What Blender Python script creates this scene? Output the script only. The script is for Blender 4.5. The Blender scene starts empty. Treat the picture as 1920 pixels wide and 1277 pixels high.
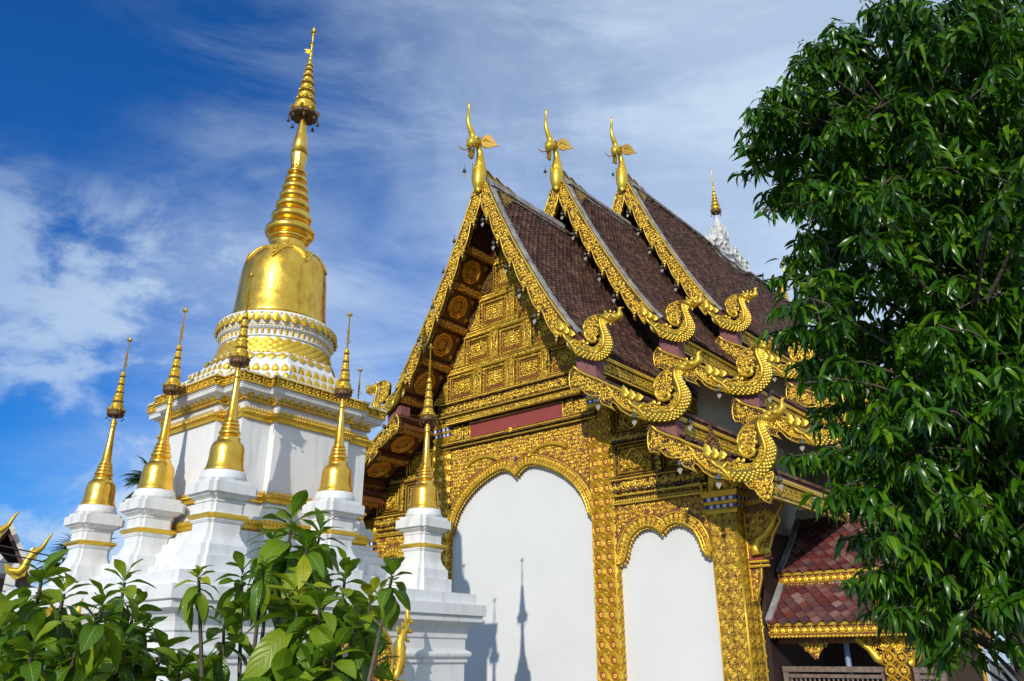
import bpy, math, random
import numpy as np
from mathutils import Vector
from math import sin, cos, pi, radians, atan2, hypot

# ------------------------------------------------------------ camera, sky, sun
S = bpy.context.scene
COL = S.collection
rng = np.random.default_rng(7)
random.seed(7)

PITCH = atan2(599, 1490)
cam = bpy.data.objects.new("camera", bpy.data.cameras.new("camera"))
COL.objects.link(cam)
cam.location = (0, 0, 1.6)
cam.rotation_euler = (pi / 2 + PITCH, 0, 0)
cam.data.sensor_width = 36
cam.data.lens = 36 * 1490 / 1920
cam.data.clip_start = 0.05
cam.data.clip_end = 3000
S.camera = cam

# building axes: EX along the hall front (towards its near corner), EY into its depth
AL, AR = radians(50.3), radians(41.3)
EX = np.array([sin(AL), -cos(AL), 0.0]); EY = np.array([sin(AR), cos(AR), 0.0]); EZ = np.array([0, 0, 1.0])
O0 = np.array([3.8485, 15.5303, 0.0]) - EX * 4.885      # hall centre line on the front plane
SUN_D = EX * -0.5 + EY - EZ * 0.48
SUN_D = SUN_D / np.linalg.norm(SUN_D)

S.view_settings.view_transform = 'Standard'
S.view_settings.look = 'None'
S.view_settings.exposure = 0.0
S.view_settings.gamma = 1.0

sun = bpy.data.objects.new("sun", bpy.data.lights.new("sun", 'SUN'))
COL.objects.link(sun)
sun.data.energy = 3.7
sun.data.angle = radians(0.5)
sun.data.color = (1.0, 0.93, 0.82)
sun.rotation_euler = Vector(SUN_D).to_track_quat('-Z', 'Y').to_euler()
sun.location = (-5, -20, 20)

W = bpy.data.worlds.new("World"); S.world = W; W.use_nodes = True
wt = W.node_tree; wt.nodes.clear()
def N(t, typ, **kw):
    n = t.nodes.new(typ)
    for k, v in kw.items():
        if k in n.inputs.keys(): n.inputs[k].default_value = v
        else: setattr(n, k, v)
    return n
wo = N(wt, 'ShaderNodeOutputWorld'); bg = N(wt, 'ShaderNodeBackground', Strength=0.1)
sky = N(wt, 'ShaderNodeTexSky', sky_type='NISHITA', sun_disc=False)
sky.sun_elevation = math.asin(-SUN_D[2]); sky.sun_rotation = atan2(-SUN_D[0], -SUN_D[1])
sky.air_density = 1.0; sky.dust_density = 0.6; sky.ozone_density = 2.0
hs = N(wt, 'ShaderNodeMix', data_type='RGBA', blend_type='MULTIPLY'); hs.inputs['Factor'].default_value = 1.0
hs.inputs[7].default_value = (0.12, 0.68, 1.45, 1)
wt.links.new(sky.outputs[0], hs.inputs[6])
tc = N(wt, 'ShaderNodeTexCoord')
def wmath(op, a, b=None, c=None, clamp=False):
    n = N(wt, 'ShaderNodeMath', operation=op, use_clamp=clamp)
    for i, x in enumerate((a, b, c)):
        if x is None: continue
        if isinstance(x, (int, float)): n.inputs[i].default_value = x
        else: wt.links.new(x, n.inputs[i])
    return n.outputs[0]
sx = N(wt, 'ShaderNodeSeparateXYZ'); wt.links.new(tc.outputs['Generated'], sx.inputs[0])
X, Y, Z = sx.outputs
def wnoise(scale, rot, sc, detail=8, rough=0.6, dist=0.0, loc=(0, 0, 0)):
    m = N(wt, 'ShaderNodeMapping'); m.inputs['Rotation'].default_value = rot; m.inputs['Scale'].default_value = sc
    m.inputs['Location'].default_value = loc
    wt.links.new(tc.outputs['Generated'], m.inputs[0])
    n = N(wt, 'ShaderNodeTexNoise', Scale=scale, Detail=detail, Roughness=rough, Distortion=dist)
    wt.links.new(m.outputs[0], n.inputs['Vector'])
    return n.outputs['Fac']
def sstep(x, a, b):
    n = N(wt, 'ShaderNodeMapRange', interpolation_type='SMOOTHSTEP', clamp=True)
    n.inputs['From Min'].default_value = a; n.inputs['From Max'].default_value = b
    wt.links.new(x, n.inputs['Value'])
    return n.outputs[0]
n_veil = wnoise(1.8, (0, radians(42), 0), (0.8, 1.0, 2.0), 10, 0.62, 0.5, (0.3, 0, 0.2))
n_cir = wnoise(2.6, (0, radians(42), 0), (0.8, 1.0, 3.4), 12, 0.66, 0.7, (0.15, 0, 0.6))
n_cum = wnoise(4.6, (0, 0, 0), (1.0, 1.0, 1.8), 13, 0.60, 0.35, (2.2, 0.0, 0.75))
# thin cloud that thickens to the right, streaks across the middle, cumulus low on the left
pos = wmath('ADD', wmath('ADD', X, 0.35), wmath('MULTIPLY', wmath('ADD', Z, -0.4), -0.32))
veil = sstep(wmath('ADD', pos, wmath('MULTIPLY', wmath('ADD', n_veil, -0.5), 0.95)), -0.17, 0.42)
cir = wmath('MULTIPLY', sstep(n_cir, 0.44, 0.72), sstep(pos, -0.22, 0.10))
cumm = wmath('MULTIPLY', sstep(n_cum, 0.45, 0.60), wmath('MULTIPLY', sstep(X, -0.20, -0.42), sstep(Z, 0.53, 0.42)))
fac = wmath('MINIMUM', wmath('ADD', wmath('ADD', wmath('MULTIPLY', veil, 0.72), wmath('MULTIPLY', cir, 0.30)), wmath('MULTIPLY', cumm, 0.58)), 0.95)
fac = wmath('MAXIMUM', fac, wmath('MULTIPLY', sstep(Y, 0.1, -0.35), wmath('ADD', 0.12, wmath('MULTIPLY', n_cum, 0.7))))   # unseen cloud added behind the camera to make shadows less blue
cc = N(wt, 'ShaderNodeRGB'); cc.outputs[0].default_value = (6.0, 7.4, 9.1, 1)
mx = N(wt, 'ShaderNodeMix', data_type='RGBA')
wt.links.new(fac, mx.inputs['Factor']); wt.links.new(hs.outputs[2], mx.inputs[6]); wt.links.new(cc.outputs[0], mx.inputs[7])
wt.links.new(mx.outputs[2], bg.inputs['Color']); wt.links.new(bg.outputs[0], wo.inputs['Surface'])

# ------------------------------------------------------------ mesh helpers
class MB:
    """Collects shapes; build() links them as one mesh object."""
    def __init__(s): s.V = []; s.F = []; s.U = []; s.n = 0; s.uv = False
    def add(s, v, f, m=0, sm=False, uv=None):
        v = np.asarray(v, float).reshape(-1, 3)
        s.V.append(v)
        if uv is not None: s.uv = True
        s.U.append(np.zeros((len(v), 2)) if uv is None else np.asarray(uv, float))
        for g in (f if isinstance(f, list) else [f]):
            g = np.atleast_2d(np.asarray(g, int)); s.F.append((g + s.n, m, sm))
        s.n += len(v)
    def build(s, name, mats, parent=None, base=None):
        v = np.concatenate(s.V)
        root = parent
        while root is not None and root.parent is not None: root = root.parent
        off = np.array(root.location) if root is not None else (np.zeros(3) if base is None else np.asarray(base, float))
        me = bpy.data.meshes.new(name)
        me.vertices.add(len(v)); me.vertices.foreach_set('co', (v - off).astype(np.float32).ravel())
        li = np.concatenate([g.ravel() for g, _, _ in s.F]); tot = np.concatenate([np.full(len(g), g.shape[1]) for g, _, _ in s.F])
        me.loops.add(len(li)); me.loops.foreach_set('vertex_index', li.astype(np.int32))
        me.polygons.add(len(tot))
        st = np.concatenate([[0], np.cumsum(tot)[:-1]])
        me.polygons.foreach_set('loop_start', st.astype(np.int32)); me.polygons.foreach_set('loop_total', tot.astype(np.int32))
        me.polygons.foreach_set('material_index', np.concatenate([np.full(len(g), m) for g, m, _ in s.F]).astype(np.int32))
        me.polygons.foreach_set('use_smooth', np.concatenate([np.full(len(g), k) for g, _, k in s.F]))
        if s.uv:
            ul = me.uv_layers.new(name='UVMap'); ul.data.foreach_set('uv', np.concatenate(s.U)[li].astype(np.float32).ravel())
        me.update(calc_edges=True)
        for m in (mats if isinstance(mats, (list, tuple)) else [mats]): me.materials.append(m)
        o = bpy.data.objects.new(name, me); COL.objects.link(o)
        if parent is not None: o.parent = parent
        elif base is not None: o.location = base
        return o

def ident(v): return np.asarray(v, float)
def empty(name, loc, label, cat, group=None):
    o = bpy.data.objects.new(name, None); COL.objects.link(o); o.location = [float(c) for c in loc]; o.empty_display_size = 0.3
    o['label'] = label; o['category'] = cat
    if group: o['group'] = group
    return o
def tag(o, label, cat, group=None):
    o['label'] = label; o['category'] = cat
    if group: o['group'] = group
    return o

QB = [[0, 1, 2, 3], [7, 6, 5, 4], [0, 4, 5, 1], [1, 5, 6, 2], [2, 6, 7, 3], [3, 7, 4, 0]]
def box(mb, F, x0, x1, y0, y1, z0, z1, m=0):
    v = [(x0, y0, z0), (x1, y0, z0), (x1, y1, z0), (x0, y1, z0), (x0, y0, z1), (x1, y0, z1), (x1, y1, z1), (x0, y1, z1)]
    mb.add(F(np.array(v)), QB, m)
def prism(mb, F, poly, z0, z1, m=0, bev=0.0):
    p = np.asarray(poly, float); n = len(p)
    A = 0.5 * np.sum(p[:, 0] * np.roll(p[:, 1], -1) - np.roll(p[:, 0], -1) * p[:, 1])
    if A < 0: p = p[::-1]
    loops = [np.c_[p, np.full(n, z0)], np.c_[p, np.full(n, z1 - bev)]]
    if bev > 0:
        e = np.roll(p, -1, 0) - p; e /= np.linalg.norm(e, axis=1)[:, None] + 1e-9
        nr = np.c_[-e[:, 1], e[:, 0]]; q = nr + np.roll(nr, 1, 0); q /= np.linalg.norm(q, axis=1)[:, None] + 1e-9
        loops.append(np.c_[p + q * bev, np.full(n, z1)])
    v = np.concatenate(loops); i = np.arange(n); j = (i + 1) % n
    fs = [np.c_[i + k * n, j + k * n, j + (k + 1) * n, i + (k + 1) * n] for k in range(len(loops) - 1)]
    fs += [i[::-1][None], (i + (len(loops) - 1) * n)[None]]
    mb.add(F(v), fs, m)
def sweep(mb, F, path, rad, n=6, m=0, sm=True, closed=False, flat=1.0):
    P = np.asarray(path, float); k = len(P); rad = np.broadcast_to(np.asarray(rad, float), (k,))
    T = np.gradient(P, axis=0) if not closed else np.roll(P, -1, 0) - np.roll(P, 1, 0)
    T /= np.linalg.norm(T, axis=1)[:, None] + 1e-9
    u = np.array([0, 0, 1.0]) if abs(T[:, 2]).mean() < 0.8 else np.array([1.0, 0, 0])
    A = np.cross(T, u); A /= np.linalg.norm(A, axis=1)[:, None] + 1e-9
    B = np.cross(A, T)
    a = np.arange(n) * 2 * pi / n
    v = (P[:, None] + rad[:, None, None] * (np.cos(a)[None, :, None] * A[:, None] + flat * np.sin(a)[None, :, None] * B[:, None])).reshape(-1, 3)
    fs = []
    for r in range(k if closed else k - 1):
        i = np.arange(n); j = (i + 1) % n; r2 = (r + 1) % k
        fs.append(np.c_[r * n + i, r * n + j, r2 * n + j, r2 * n + i])
    fs = [np.concatenate(fs)]
    if not closed: fs += [np.arange(n)[None], (np.arange(n)[::-1] + (k - 1) * n)[None]]
    mb.add(F(v), fs, m, sm)
def ribbon(mb, F, outer, inner, d, z0, m=0, n=10):
    o = np.asarray(outer, float); i_ = np.asarray(inner, float); k = len(o)
    c = (o + i_) / 2; h = (o - i_) / 2; a = np.arange(n) * 2 * pi / n
    hw = np.linalg.norm(h, axis=1); dz = np.minimum(d, hw * 1.2)
    xy = c[:, None] + h[:, None] * np.cos(a)[None, :, None]
    z = z0 + dz[:, None] * np.sign(np.sin(a)) * np.abs(np.sin(a)) ** 0.7
    v = np.concatenate([xy, z[:, :, None]], 2).reshape(-1, 3)
    i = np.arange(n); j = (i + 1) % n
    fs = [np.concatenate([np.c_[r * n + i, r * n + j, (r + 1) * n + j, (r + 1) * n + i] for r in range(k - 1)]), i[None], (i[::-1] + (k - 1) * n)[None]]
    mb.add(F(v), fs, m, True)
def lathe(mb, F, prof, n=32, m=0, sm=True, rot=0.0):
    p = np.asarray(prof, float); k = len(p); a = np.arange(n) * 2 * pi / n + rot
    v = np.stack([p[:, 0, None] * np.cos(a), p[:, 0, None] * np.sin(a), np.repeat(p[:, 1, None], n, 1)], 2).reshape(-1, 3)
    i = np.arange(n); j = (i + 1) % n
    fs = [np.concatenate([np.c_[r * n + i, r * n + j, (r + 1) * n + j, (r + 1) * n + i] for r in range(k - 1)]), i[::-1][None], (i + (k - 1) * n)[None]]
    mb.add(F(v), fs, m, sm)
def plan(a, b, c):
    "square plan of half side a with a central bay standing out to b, half width c"
    if b <= a + 1e-6: q = [(a, a)]
    else: q = [(b, c), (a, c), (a, a), (c, a), (c, b)]
    out = []
    for r in range(4):
        for x, y in q:
            out.append([(x, y), (-y, x), (-x, -y), (y, -x)][r])
    return np.array(out, float)
def stack(mb, F, lv, m=0):
    "lv: list of (a, b, c, z)"
    L = [np.c_[plan(a, b, c), np.full(20 if b > a + 1e-6 else 4, z)] for a, b, c, z in lv]
    n = len(L[0]); i = np.arange(n); j = (i + 1) % n
    fs = [np.c_[r * n + i, r * n + j, (r + 1) * n + j, (r + 1) * n + i] for r in range(len(L) - 1)]
    mb.add(F(np.concatenate(L)), [np.concatenate(fs), i[::-1][None], (i + (len(L) - 1) * n)[None]], m)
def inst(mb, F, T, O, Xa, Ya, Za, m=0, sm=True, uv=None):
    tv, tf = T; O = np.asarray(O, float); n = len(O)
    if n == 0: return
    b = lambda q: np.broadcast_to(np.asarray(q, float), (n, 3))[:, None, :]
    v = O[:, None] + tv[None, :, 0:1] * b(Xa) + tv[None, :, 1:2] * b(Ya) + tv[None, :, 2:3] * b(Za)
    k = len(tv); off = (np.arange(n) * k)[:, None, None]
    fs = [(np.asarray(g)[None] + off).reshape(-1, np.asarray(g).shape[1]) for g in tf]
    mb.add(F(v.reshape(-1, 3)), fs, m, sm, None if uv is None else np.tile(uv, (n, 1)))

# relief motifs ------------------------------------------------
def ridge(path, w, h):
    p = np.asarray(path, float); k = len(p); t = np.gradient(p, axis=0); t /= np.linalg.norm(t, axis=1)[:, None]
    nr = np.c_[-t[:, 1], t[:, 0]]; w = np.broadcast_to(w, (k,)); h = np.broadcast_to(h, (k,))
    v = np.concatenate([np.c_[p + nr * w[:, None] / 2, np.zeros(k)], np.c_[p, h], np.c_[p - nr * w[:, None] / 2, np.zeros(k)]])
    i = np.arange(k - 1)
    return v, [np.concatenate([np.c_[i, i + 1, k + i + 1, k + i], np.c_[k + i, k + i + 1, 2 * k + i + 1, 2 * k + i]])]
def merge(*ts):
    V = []; fs = {}; n = 0
    for v, f in ts:
        for g in f:
            g = np.asarray(g); fs.setdefault(g.shape[1], []).append(g + n)
        V.append(v); n += len(v)
    return np.concatenate(V), [np.concatenate(x) for x in fs.values()]
def spiral_path(turn=1.35, r0=0.42, r1=0.07, n=11):
    t = np.linspace(0, 1, n); a = -2.2 + t * turn * 2 * pi; r = r0 + (r1 - r0) * t ** 0.75
    return np.c_[r * np.cos(a) + 0.04, r * np.sin(a)]
sp = spiral_path(); tt = np.linspace(0, 1, 11)
def dot(x, y, r, h, n=6):
    a = np.arange(n) * 2 * pi / n
    v = np.concatenate([np.c_[x + r * np.cos(a), y + r * np.sin(a), np.zeros(n)], np.c_[x + .65 * r * np.cos(a), y + .65 * r * np.sin(a), np.full(n, h * .75)], [[x, y, h]]])
    i = np.arange(n); j = (i + 1) % n
    return v, [np.c_[i, j, n + j, n + i], np.c_[n + i, n + j, np.full(n, 2 * n)]]
def petal(x, y, l, w, h, ang=0):
    c, s_ = cos(ang), sin(ang)
    p = np.array([(0, 0, 0), (w * .5, l * .35, 0), (w * .36, l * .7, 0), (0, l, 0), (-w * .36, l * .7, 0), (-w * .5, l * .35, 0), (0, l * .25, h), (0, l * .65, h * .8)])
    q = np.c_[x + p[:, 0] * c - p[:, 1] * s_, y + p[:, 0] * s_ + p[:, 1] * c, p[:, 2]]
    return q, [np.array([(0, 1, 6), (1, 2, 6), (2, 7, 6), (2, 3, 7), (3, 4, 7), (4, 5, 6), (4, 6, 7), (5, 0, 6)])]
SPIRAL = merge(ridge(sp, 0.19 - 0.06 * tt, 0.17 + .06 * tt), dot(sp[-1, 0], sp[-1, 1], 0.13, 0.24), petal(-.30, -.12, .42, .22, .14, 2.3), petal(.32, .2, .34, .18, .12, -.5))
SPIRAL_M = (SPIRAL[0] * [-1, 1, 1], SPIRAL[1])
FLOWER = merge(*[petal(0, 0, .5, .34, .16, k * pi / 3) for k in range(6)], dot(0, 0, .16, .24))
LEAF3 = merge(petal(0, -.5, .95, .36, .18), petal(0, -.35, .6, .3, .14, .8), petal(0, -.35, .6, .3, .14, -.8))
DOT = dot(0, 0, .5, .4)
PETAL = petal(0, 0, 1, 1, .22)
DIAMOND = (np.array([(0, -.5, 0), (.5, 0, 0), (0, .5, 0), (-.5, 0, 0), (0, 0, .2)]), [np.array([(0, 1, 4), (1, 2, 4), (2, 3, 4), (3, 0, 4)])])

def inside(P, poly):
    p = np.asarray(poly, float); q = np.roll(p, -1, 0); x, y = P[:, 0:1], P[:, 1:2]
    c = ((p[:, 1] > y) != (q[:, 1] > y)) & (x < (q[:, 0] - p[:, 0]) * (y - p[:, 1]) / (q[:, 1] - p[:, 1] + 1e-12) + p[:, 0])
    ins = c.sum(1) % 2 == 1
    e = q - p; t = np.clip(((P[:, None] - p) * e).sum(2) / ((e ** 2).sum(1) + 1e-12), 0, 1)
    d = np.linalg.norm(P[:, None] - (p + t[..., None] * e), axis=2).min(1)
    return ins, d
def carve(mb, F, poly, s, z=0.0, h=1.0, m=1, edge=0.35, step=0.78, dots=True, mots=None):
    "fills a flat region with scroll-work relief"
    p = np.asarray(poly, float); lo = p.min(0); hi = p.max(0)
    gx = np.arange(lo[0], hi[0] + s, s * step); gy = np.arange(lo[1], hi[1] + s, s * step * .87)
    Xg, Yg = np.meshgrid(gx, gy); Xg = Xg + (np.arange(len(gy)) % 2)[:, None] * s * step * .5
    P = np.c_[Xg.ravel(), Yg.ravel()]; P = P + rng.uniform(-.13, .13, P.shape) * s
    ok, d = inside(P, p); P = P[ok & (d > s * edge)]
    kinds = rng.random(len(P)); mots = mots or [(SPIRAL, .42), (SPIRAL_M, .84), (LEAF3, .94), (FLOWER, 1.01)]
    lo_ = 0
    for T, hi_ in mots:
        q = P[(kinds >= lo_) & (kinds < hi_)]; lo_ = hi_; n = len(q)
        if n == 0: continue
        a = rng.uniform(0, 2 * pi, n); k = s * rng.uniform(.85, 1.15, n); zz = np.zeros(n)
        inst(mb, F, T, np.c_[q, np.full(n, z)], np.c_[np.cos(a) * k, np.sin(a) * k, zz], np.c_[-np.sin(a) * k, np.cos(a) * k, zz], np.c_[zz, zz, k * h * rng.uniform(.8, 1.2, n)], m)
def rowrun(mb, F, p0, p1, step, T, sx_, sy_, sz_, z=0.0, m=1, alt=False):
    "a running row of one motif from p0 to p1 (2-D)"
    p0 = np.asarray(p0, float); p1 = np.asarray(p1, float); L = np.linalg.norm(p1 - p0); n = max(1, int(round(L / step)))
    t = (np.arange(n) + .5) / n; q = p0 + t[:, None] * (p1 - p0); d = (p1 - p0) / L; sg = np.where(np.arange(n) % 2, -1, 1) if alt else np.ones(n)
    inst(mb, F, T, np.c_[q, np.full(n, z)], np.array([d[0] * sx_, d[1] * sx_, 0]), np.c_[-d[1] * sy_ * sg, d[0] * sy_ * sg, np.zeros(n)], [0, 0, sz_], m)

# ------------------------------------------------------------ materials
def mat(name, col, rough=0.5, metal=0.0, var=None, vscale=3.0, bump=0.0, bscale=40.0, island=0.0, stain=None, sscale=(1, 1, 1), coords='Object', spec=0.5, vor=None, detail=6):
    m = bpy.data.materials.new(name); m.use_nodes = True; t = m.node_tree; b = t.nodes['Principled BSDF']
    b.inputs['Roughness'].default_value = rough; b.inputs['Metallic'].default_value = metal; b.inputs['Specular IOR Level'].default_value = spec
    co = N(t, 'ShaderNodeTexCoord'); out = None
    def rgb(c): return (c[0], c[1], c[2], 1)
    c = N(t, 'ShaderNodeRGB'); c.outputs[0].default_value = rgb(col); cur = c.outputs[0]
    def mixto(f, c2, cur):
        x = N(t, 'ShaderNodeMix', data_type='RGBA'); t.links.new(f, x.inputs['Factor']); t.links.new(cur, x.inputs[6]); x.inputs[7].default_value = rgb(c2)
        return x.outputs[2]
    def noise(sc, lo, hi, scl=(1, 1, 1), det=detail):
        mp = N(t, 'ShaderNodeMapping'); mp.inputs['Scale'].default_value = scl; t.links.new(co.outputs[coords], mp.inputs[0])
        n = N(t, 'ShaderNodeTexNoise', Scale=sc, Detail=det, Roughness=0.62); t.links.new(mp.outputs[0], n.inputs['Vector'])
        r = N(t, 'ShaderNodeMapRange', clamp=True); r.inputs['From Min'].default_value = lo; r.inputs['From Max'].default_value = hi; t.links.new(n.outputs['Fac'], r.inputs['Value'])
        return r.outputs[0]
    if island:
        g = N(t, 'ShaderNodeNewGeometry'); ramp = N(t, 'ShaderNodeValToRGB'); t.links.new(g.outputs['Random Per Island'], ramp.inputs[0])
        cols = island; ramp.color_ramp.interpolation = 'LINEAR'
        while len(ramp.color_ramp.elements) < len(cols): ramp.color_ramp.elements.new(0.5)
        for i, q in enumerate(cols): ramp.color_ramp.elements[i].position = i / (len(cols) - 1); ramp.color_ramp.elements[i].color = rgb(q)
        cur = ramp.outputs[0]
    if var is not None: cur = mixto(noise(vscale, 0.38, 0.68), var, cur)
    if stain is not None: cur = mixto(noise(sscale[3] if len(sscale) > 3 else 2.0, 0.52, 0.75, sscale[:3]), stain, cur)
    if vor is not None:
        v = N(t, 'ShaderNodeTexVoronoi', Scale=vor[0]); t.links.new(co.outputs[coords], v.inputs['Vector'])
        r = N(t, 'ShaderNodeMapRange', clamp=True); r.inputs['From Min'].default_value = vor[1]; r.inputs['From Max'].default_value = vor[2]; t.links.new(v.outputs['Distance'], r.inputs['Value'])
        cur = mixto(r.outputs[0], vor[3], cur)
        if len(vor) > 4:
            bp = N(t, 'ShaderNodeBump', Strength=vor[4], Distance=0.02, invert=True); t.links.new(v.outputs['Distance'], bp.inputs['Height']); t.links.new(bp.outputs[0], b.inputs['Normal'])
    t.links.new(cur, b.inputs['Base Color'])
    if bump:
        n = N(t, 'ShaderNodeTexNoise', Scale=bscale, Detail=4); t.links.new(co.outputs[coords], n.inputs['Vector'])
        bp = N(t, 'ShaderNodeBump', Strength=bump, Distance=0.02); t.links.new(n.outputs['Fac'], bp.inputs['Height']); t.links.new(bp.outputs[0], b.inputs['Normal'])
    if metal > 0.6:
        r = N(t, 'ShaderNodeMapRange'); r.inputs['To Min'].default_value = rough * .7; r.inputs['To Max'].default_value = rough * 1.5
        t.links.new(noise(6, 0.3, 0.7), r.inputs['Value']); t.links.new(r.outputs[0], b.inputs['Roughness'])
    return m
GOLD = mat('carved_gold', (0.75, 0.50, 0.05), 0.34, 0.55, var=(0.60, 0.35, 0.025), vscale=5, bump=0.25, bscale=60)
GOLDP = mat('plain_gold', (0.78, 0.53, 0.055), 0.32, 0.6, var=(0.62, 0.38, 0.03), vscale=3, bump=0.12, bscale=30)
BACK = mat('gilded_ground', (0.36, 0.21, 0.016), 0.5, 0.3, vor=(30, 0.25, 0.5, (0.045, 0.014, 0.006), 0.9))
COLG = mat('lattice_ground', (0.46, 0.29, 0.02), 0.45, 0.4, vor=(34, 0.3, 0.55, (0.16, 0.07, 0.012), 0.8))
COLM = mat('column_ground', (0.55, 0.34, 0.022), 0.42, 0.45, vor=(40, 0.35, 0.6, (0.30, 0.15, 0.015), 0.6))
SCALEG = mat('scale_ground', (0.20, 0.15, 0.015), 0.4, 0.2)
BACKR = mat('maroon_ground', (0.13, 0.030, 0.020), 0.55, 0.0, var=(0.30, 0.13, 0.02), vscale=18, bump=0.3)
LEAFG = mat('gold_leaf_bell', (0.95, 0.60, 0.095), 0.24, 0.9, var=(0.82, 0.44, 0.05), vscale=4, stain=(0.50, 0.27, 0.03), sscale=(1.2, 1.2, .35, 5.0), bump=0.12, bscale=12)
MAROON = mat('maroon_paint', (0.30, 0.052, 0.036), 0.55, 0.0, var=(0.24, 0.045, 0.032), vscale=2)
PINK = mat('faded_pink_wood', (0.24, 0.095, 0.09), 0.75, 0.0, var=(0.17, 0.06, 0.06), vscale=9, bump=.2)
WHITE = mat('white_plaster', (0.72, 0.725, 0.715), 0.7, 0.0, var=(0.66, 0.665, 0.655), vscale=1.7, stain=(0.52, 0.52, 0.50), sscale=(3.0, 3.0, .35, 2.2), bump=0.06, bscale=25)
INFILL = mat('white_wall', (0.68, 0.69, 0.675), 0.75, 0.0, var=(0.64, 0.65, 0.635), vscale=.8, bump=0.04, bscale=40)
BEIGE = mat('beige_plaster', (0.56, 0.52, 0.42), 0.8, 0.0, var=(0.46, 0.43, 0.35), vscale=2, bump=.06)
TILE = mat('roof_tile', (0.1, 0.04, 0.03), 0.42, 0.0, island=[(0.030, 0.012, 0.009), (0.078, 0.030, 0.020), (0.045, 0.019, 0.015), (0.14, 0.060, 0.036), (0.055, 0.028, 0.022), (0.035, 0.014, 0.011), (0.18, 0.092, 0.06)], stain=(0.17, 0.10, 0.065), sscale=(1, 1, 1, 3), spec=.7)
TILEP = mat('porch_tile', (0.2, 0.06, 0.05), 0.5, 0.0, island=[(0.11, 0.022, 0.020), (0.17, 0.036, 0.030), (0.08, 0.024, 0.030), (0.20, 0.09, 0.07), (0.07, 0.036, 0.044), (0.15, 0.030, 0.026), (0.26, 0.16, 0.13)], stain=(0.05, 0.025, 0.025), sscale=(1, 1, 1, 1.6), bump=.2)
CEMENT = mat('weathered_cement', (0.34, 0.33, 0.31), 0.85, 0.0, var=(0.12, 0.115, 0.11), vscale=4, bump=.3)
DARK = mat('dark_soffit_wood', (0.10, 0.028, 0.016), 0.6, 0.0, var=(0.06, 0.018, 0.012), vscale=6)
WOOD = mat('old_brown_wood', (0.13, 0.085, 0.06), 0.7, 0.0, var=(0.22, 0.17, 0.14), vscale=12, bump=.3)
BLUE = mat('blue_mosaic', (0.02, 0.03, 0.26), 0.15)
WMOS = mat('white_mosaic', (0.78, 0.8, 0.85), 0.15)
GREEN = mat('green_glass', (0.012, 0.07, 0.025), 0.12)
TEAL = mat('teal_glass', (0.01, 0.30, 0.42), 0.1)
BRONZE = mat('bell_bronze', (0.055, 0.075, 0.085), 0.5, 0.1)
TIN = mat('bell_leaf_tin', (0.36, 0.34, 0.30), 0.35, 0.2, var=(0.45, 0.36, 0.28), vscale=20)
IRON = mat('dark_filigree', (0.14, 0.075, 0.035), 0.5, 0.5)
STUCCO = mat('grey_white_stucco', (0.66, 0.65, 0.61), 0.75, 0.0, var=(0.45, 0.44, 0.41), vscale=7, bump=.25)
BARK = mat('bark', (0.12, 0.09, 0.065), 0.9, 0.0, var=(0.19, 0.16, 0.12), vscale=12, bump=.6, bscale=30)
STEM = mat('shrub_stem', (0.16, 0.13, 0.10), 0.8, 0.0, var=(0.09, 0.07, 0.05), vscale=20)
PAVE = mat('ground_paving', (0.17, 0.16, 0.14), 0.85, 0.0, var=(0.11, 0.11, 0.09), vscale=.6, bump=.1)
WIRE = mat('black_cable', (0.02, 0.02, 0.02), 0.6)
SHADEROOF = mat('brown_roof_sheet', (0.12, 0.05, 0.035), 0.6, 0.0, var=(0.08, 0.04, 0.03), vscale=8)
PBLUE = mat('blue_grey_pipe', (0.20, 0.26, 0.40), 0.5)
def leafmat(name, cols, rough, trans, veins, tcol):
    m = mat(name, cols[0], rough, 0.0, island=cols, spec=0.4); t = m.node_tree; b = t.nodes['Principled BSDF']
    if veins:
        uv = N(t, 'ShaderNodeUVMap'); s_ = N(t, 'ShaderNodeSeparateXYZ'); t.links.new(uv.outputs[0], s_.inputs[0])
        def mt(op, a, b_, cl=False):
            n = N(t, 'ShaderNodeMath', operation=op, use_clamp=cl)
            for i, x in enumerate((a, b_)):
                if x is None: continue
                if isinstance(x, (int, float)): n.inputs[i].default_value = x
                else: t.links.new(x, n.inputs[i])
            return n.outputs[0]
        au = mt('ABSOLUTE', s_.outputs[0], None)
        ph = mt('SUBTRACT', mt('MULTIPLY', s_.outputs[1], 62.0), mt('MULTIPLY', au, 16.0))
        w = mt('ADD', mt('MULTIPLY', mt('SINE', ph, None), .5), .5)
        mid = mt('LESS_THAN', au, 0.06)
        bp = N(t, 'ShaderNodeBump', Strength=0.3, Distance=0.008); t.links.new(w, bp.inputs['Height']); t.links.new(bp.outputs[0], b.inputs['Normal'])
        src = b.inputs['Base Color'].links[0].from_socket
        x = N(t, 'ShaderNodeMix', data_type='RGBA'); t.links.new(mid, x.inputs['Factor']); t.links.new(src, x.inputs[6]); x.inputs[7].default_value = (0.22, 0.30, 0.05, 1); t.links.new(x.outputs[2], b.inputs['Base Color'])
    tr = N(t, 'ShaderNodeBsdfTranslucent'); tr.inputs[0].default_value = (*tcol, 1)
    ms = N(t, 'ShaderNodeMixShader', Fac=trans); o = t.nodes['Material Output']
    t.links.new(b.outputs[0], ms.inputs[1]); t.links.new(tr.outputs[0], ms.inputs[2]); t.links.new(ms.outputs[0], o.inputs['Surface'])
    return m
LTREE = leafmat('tree_leaf', [(0.014, 0.055, 0.003), (0.036, 0.115, 0.004), (0.022, 0.080, 0.004), (0.060, 0.16, 0.005), (0.13, 0.24, 0.008)], 0.29, 0.16, False, (0.13, 0.33, 0.01))
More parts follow.
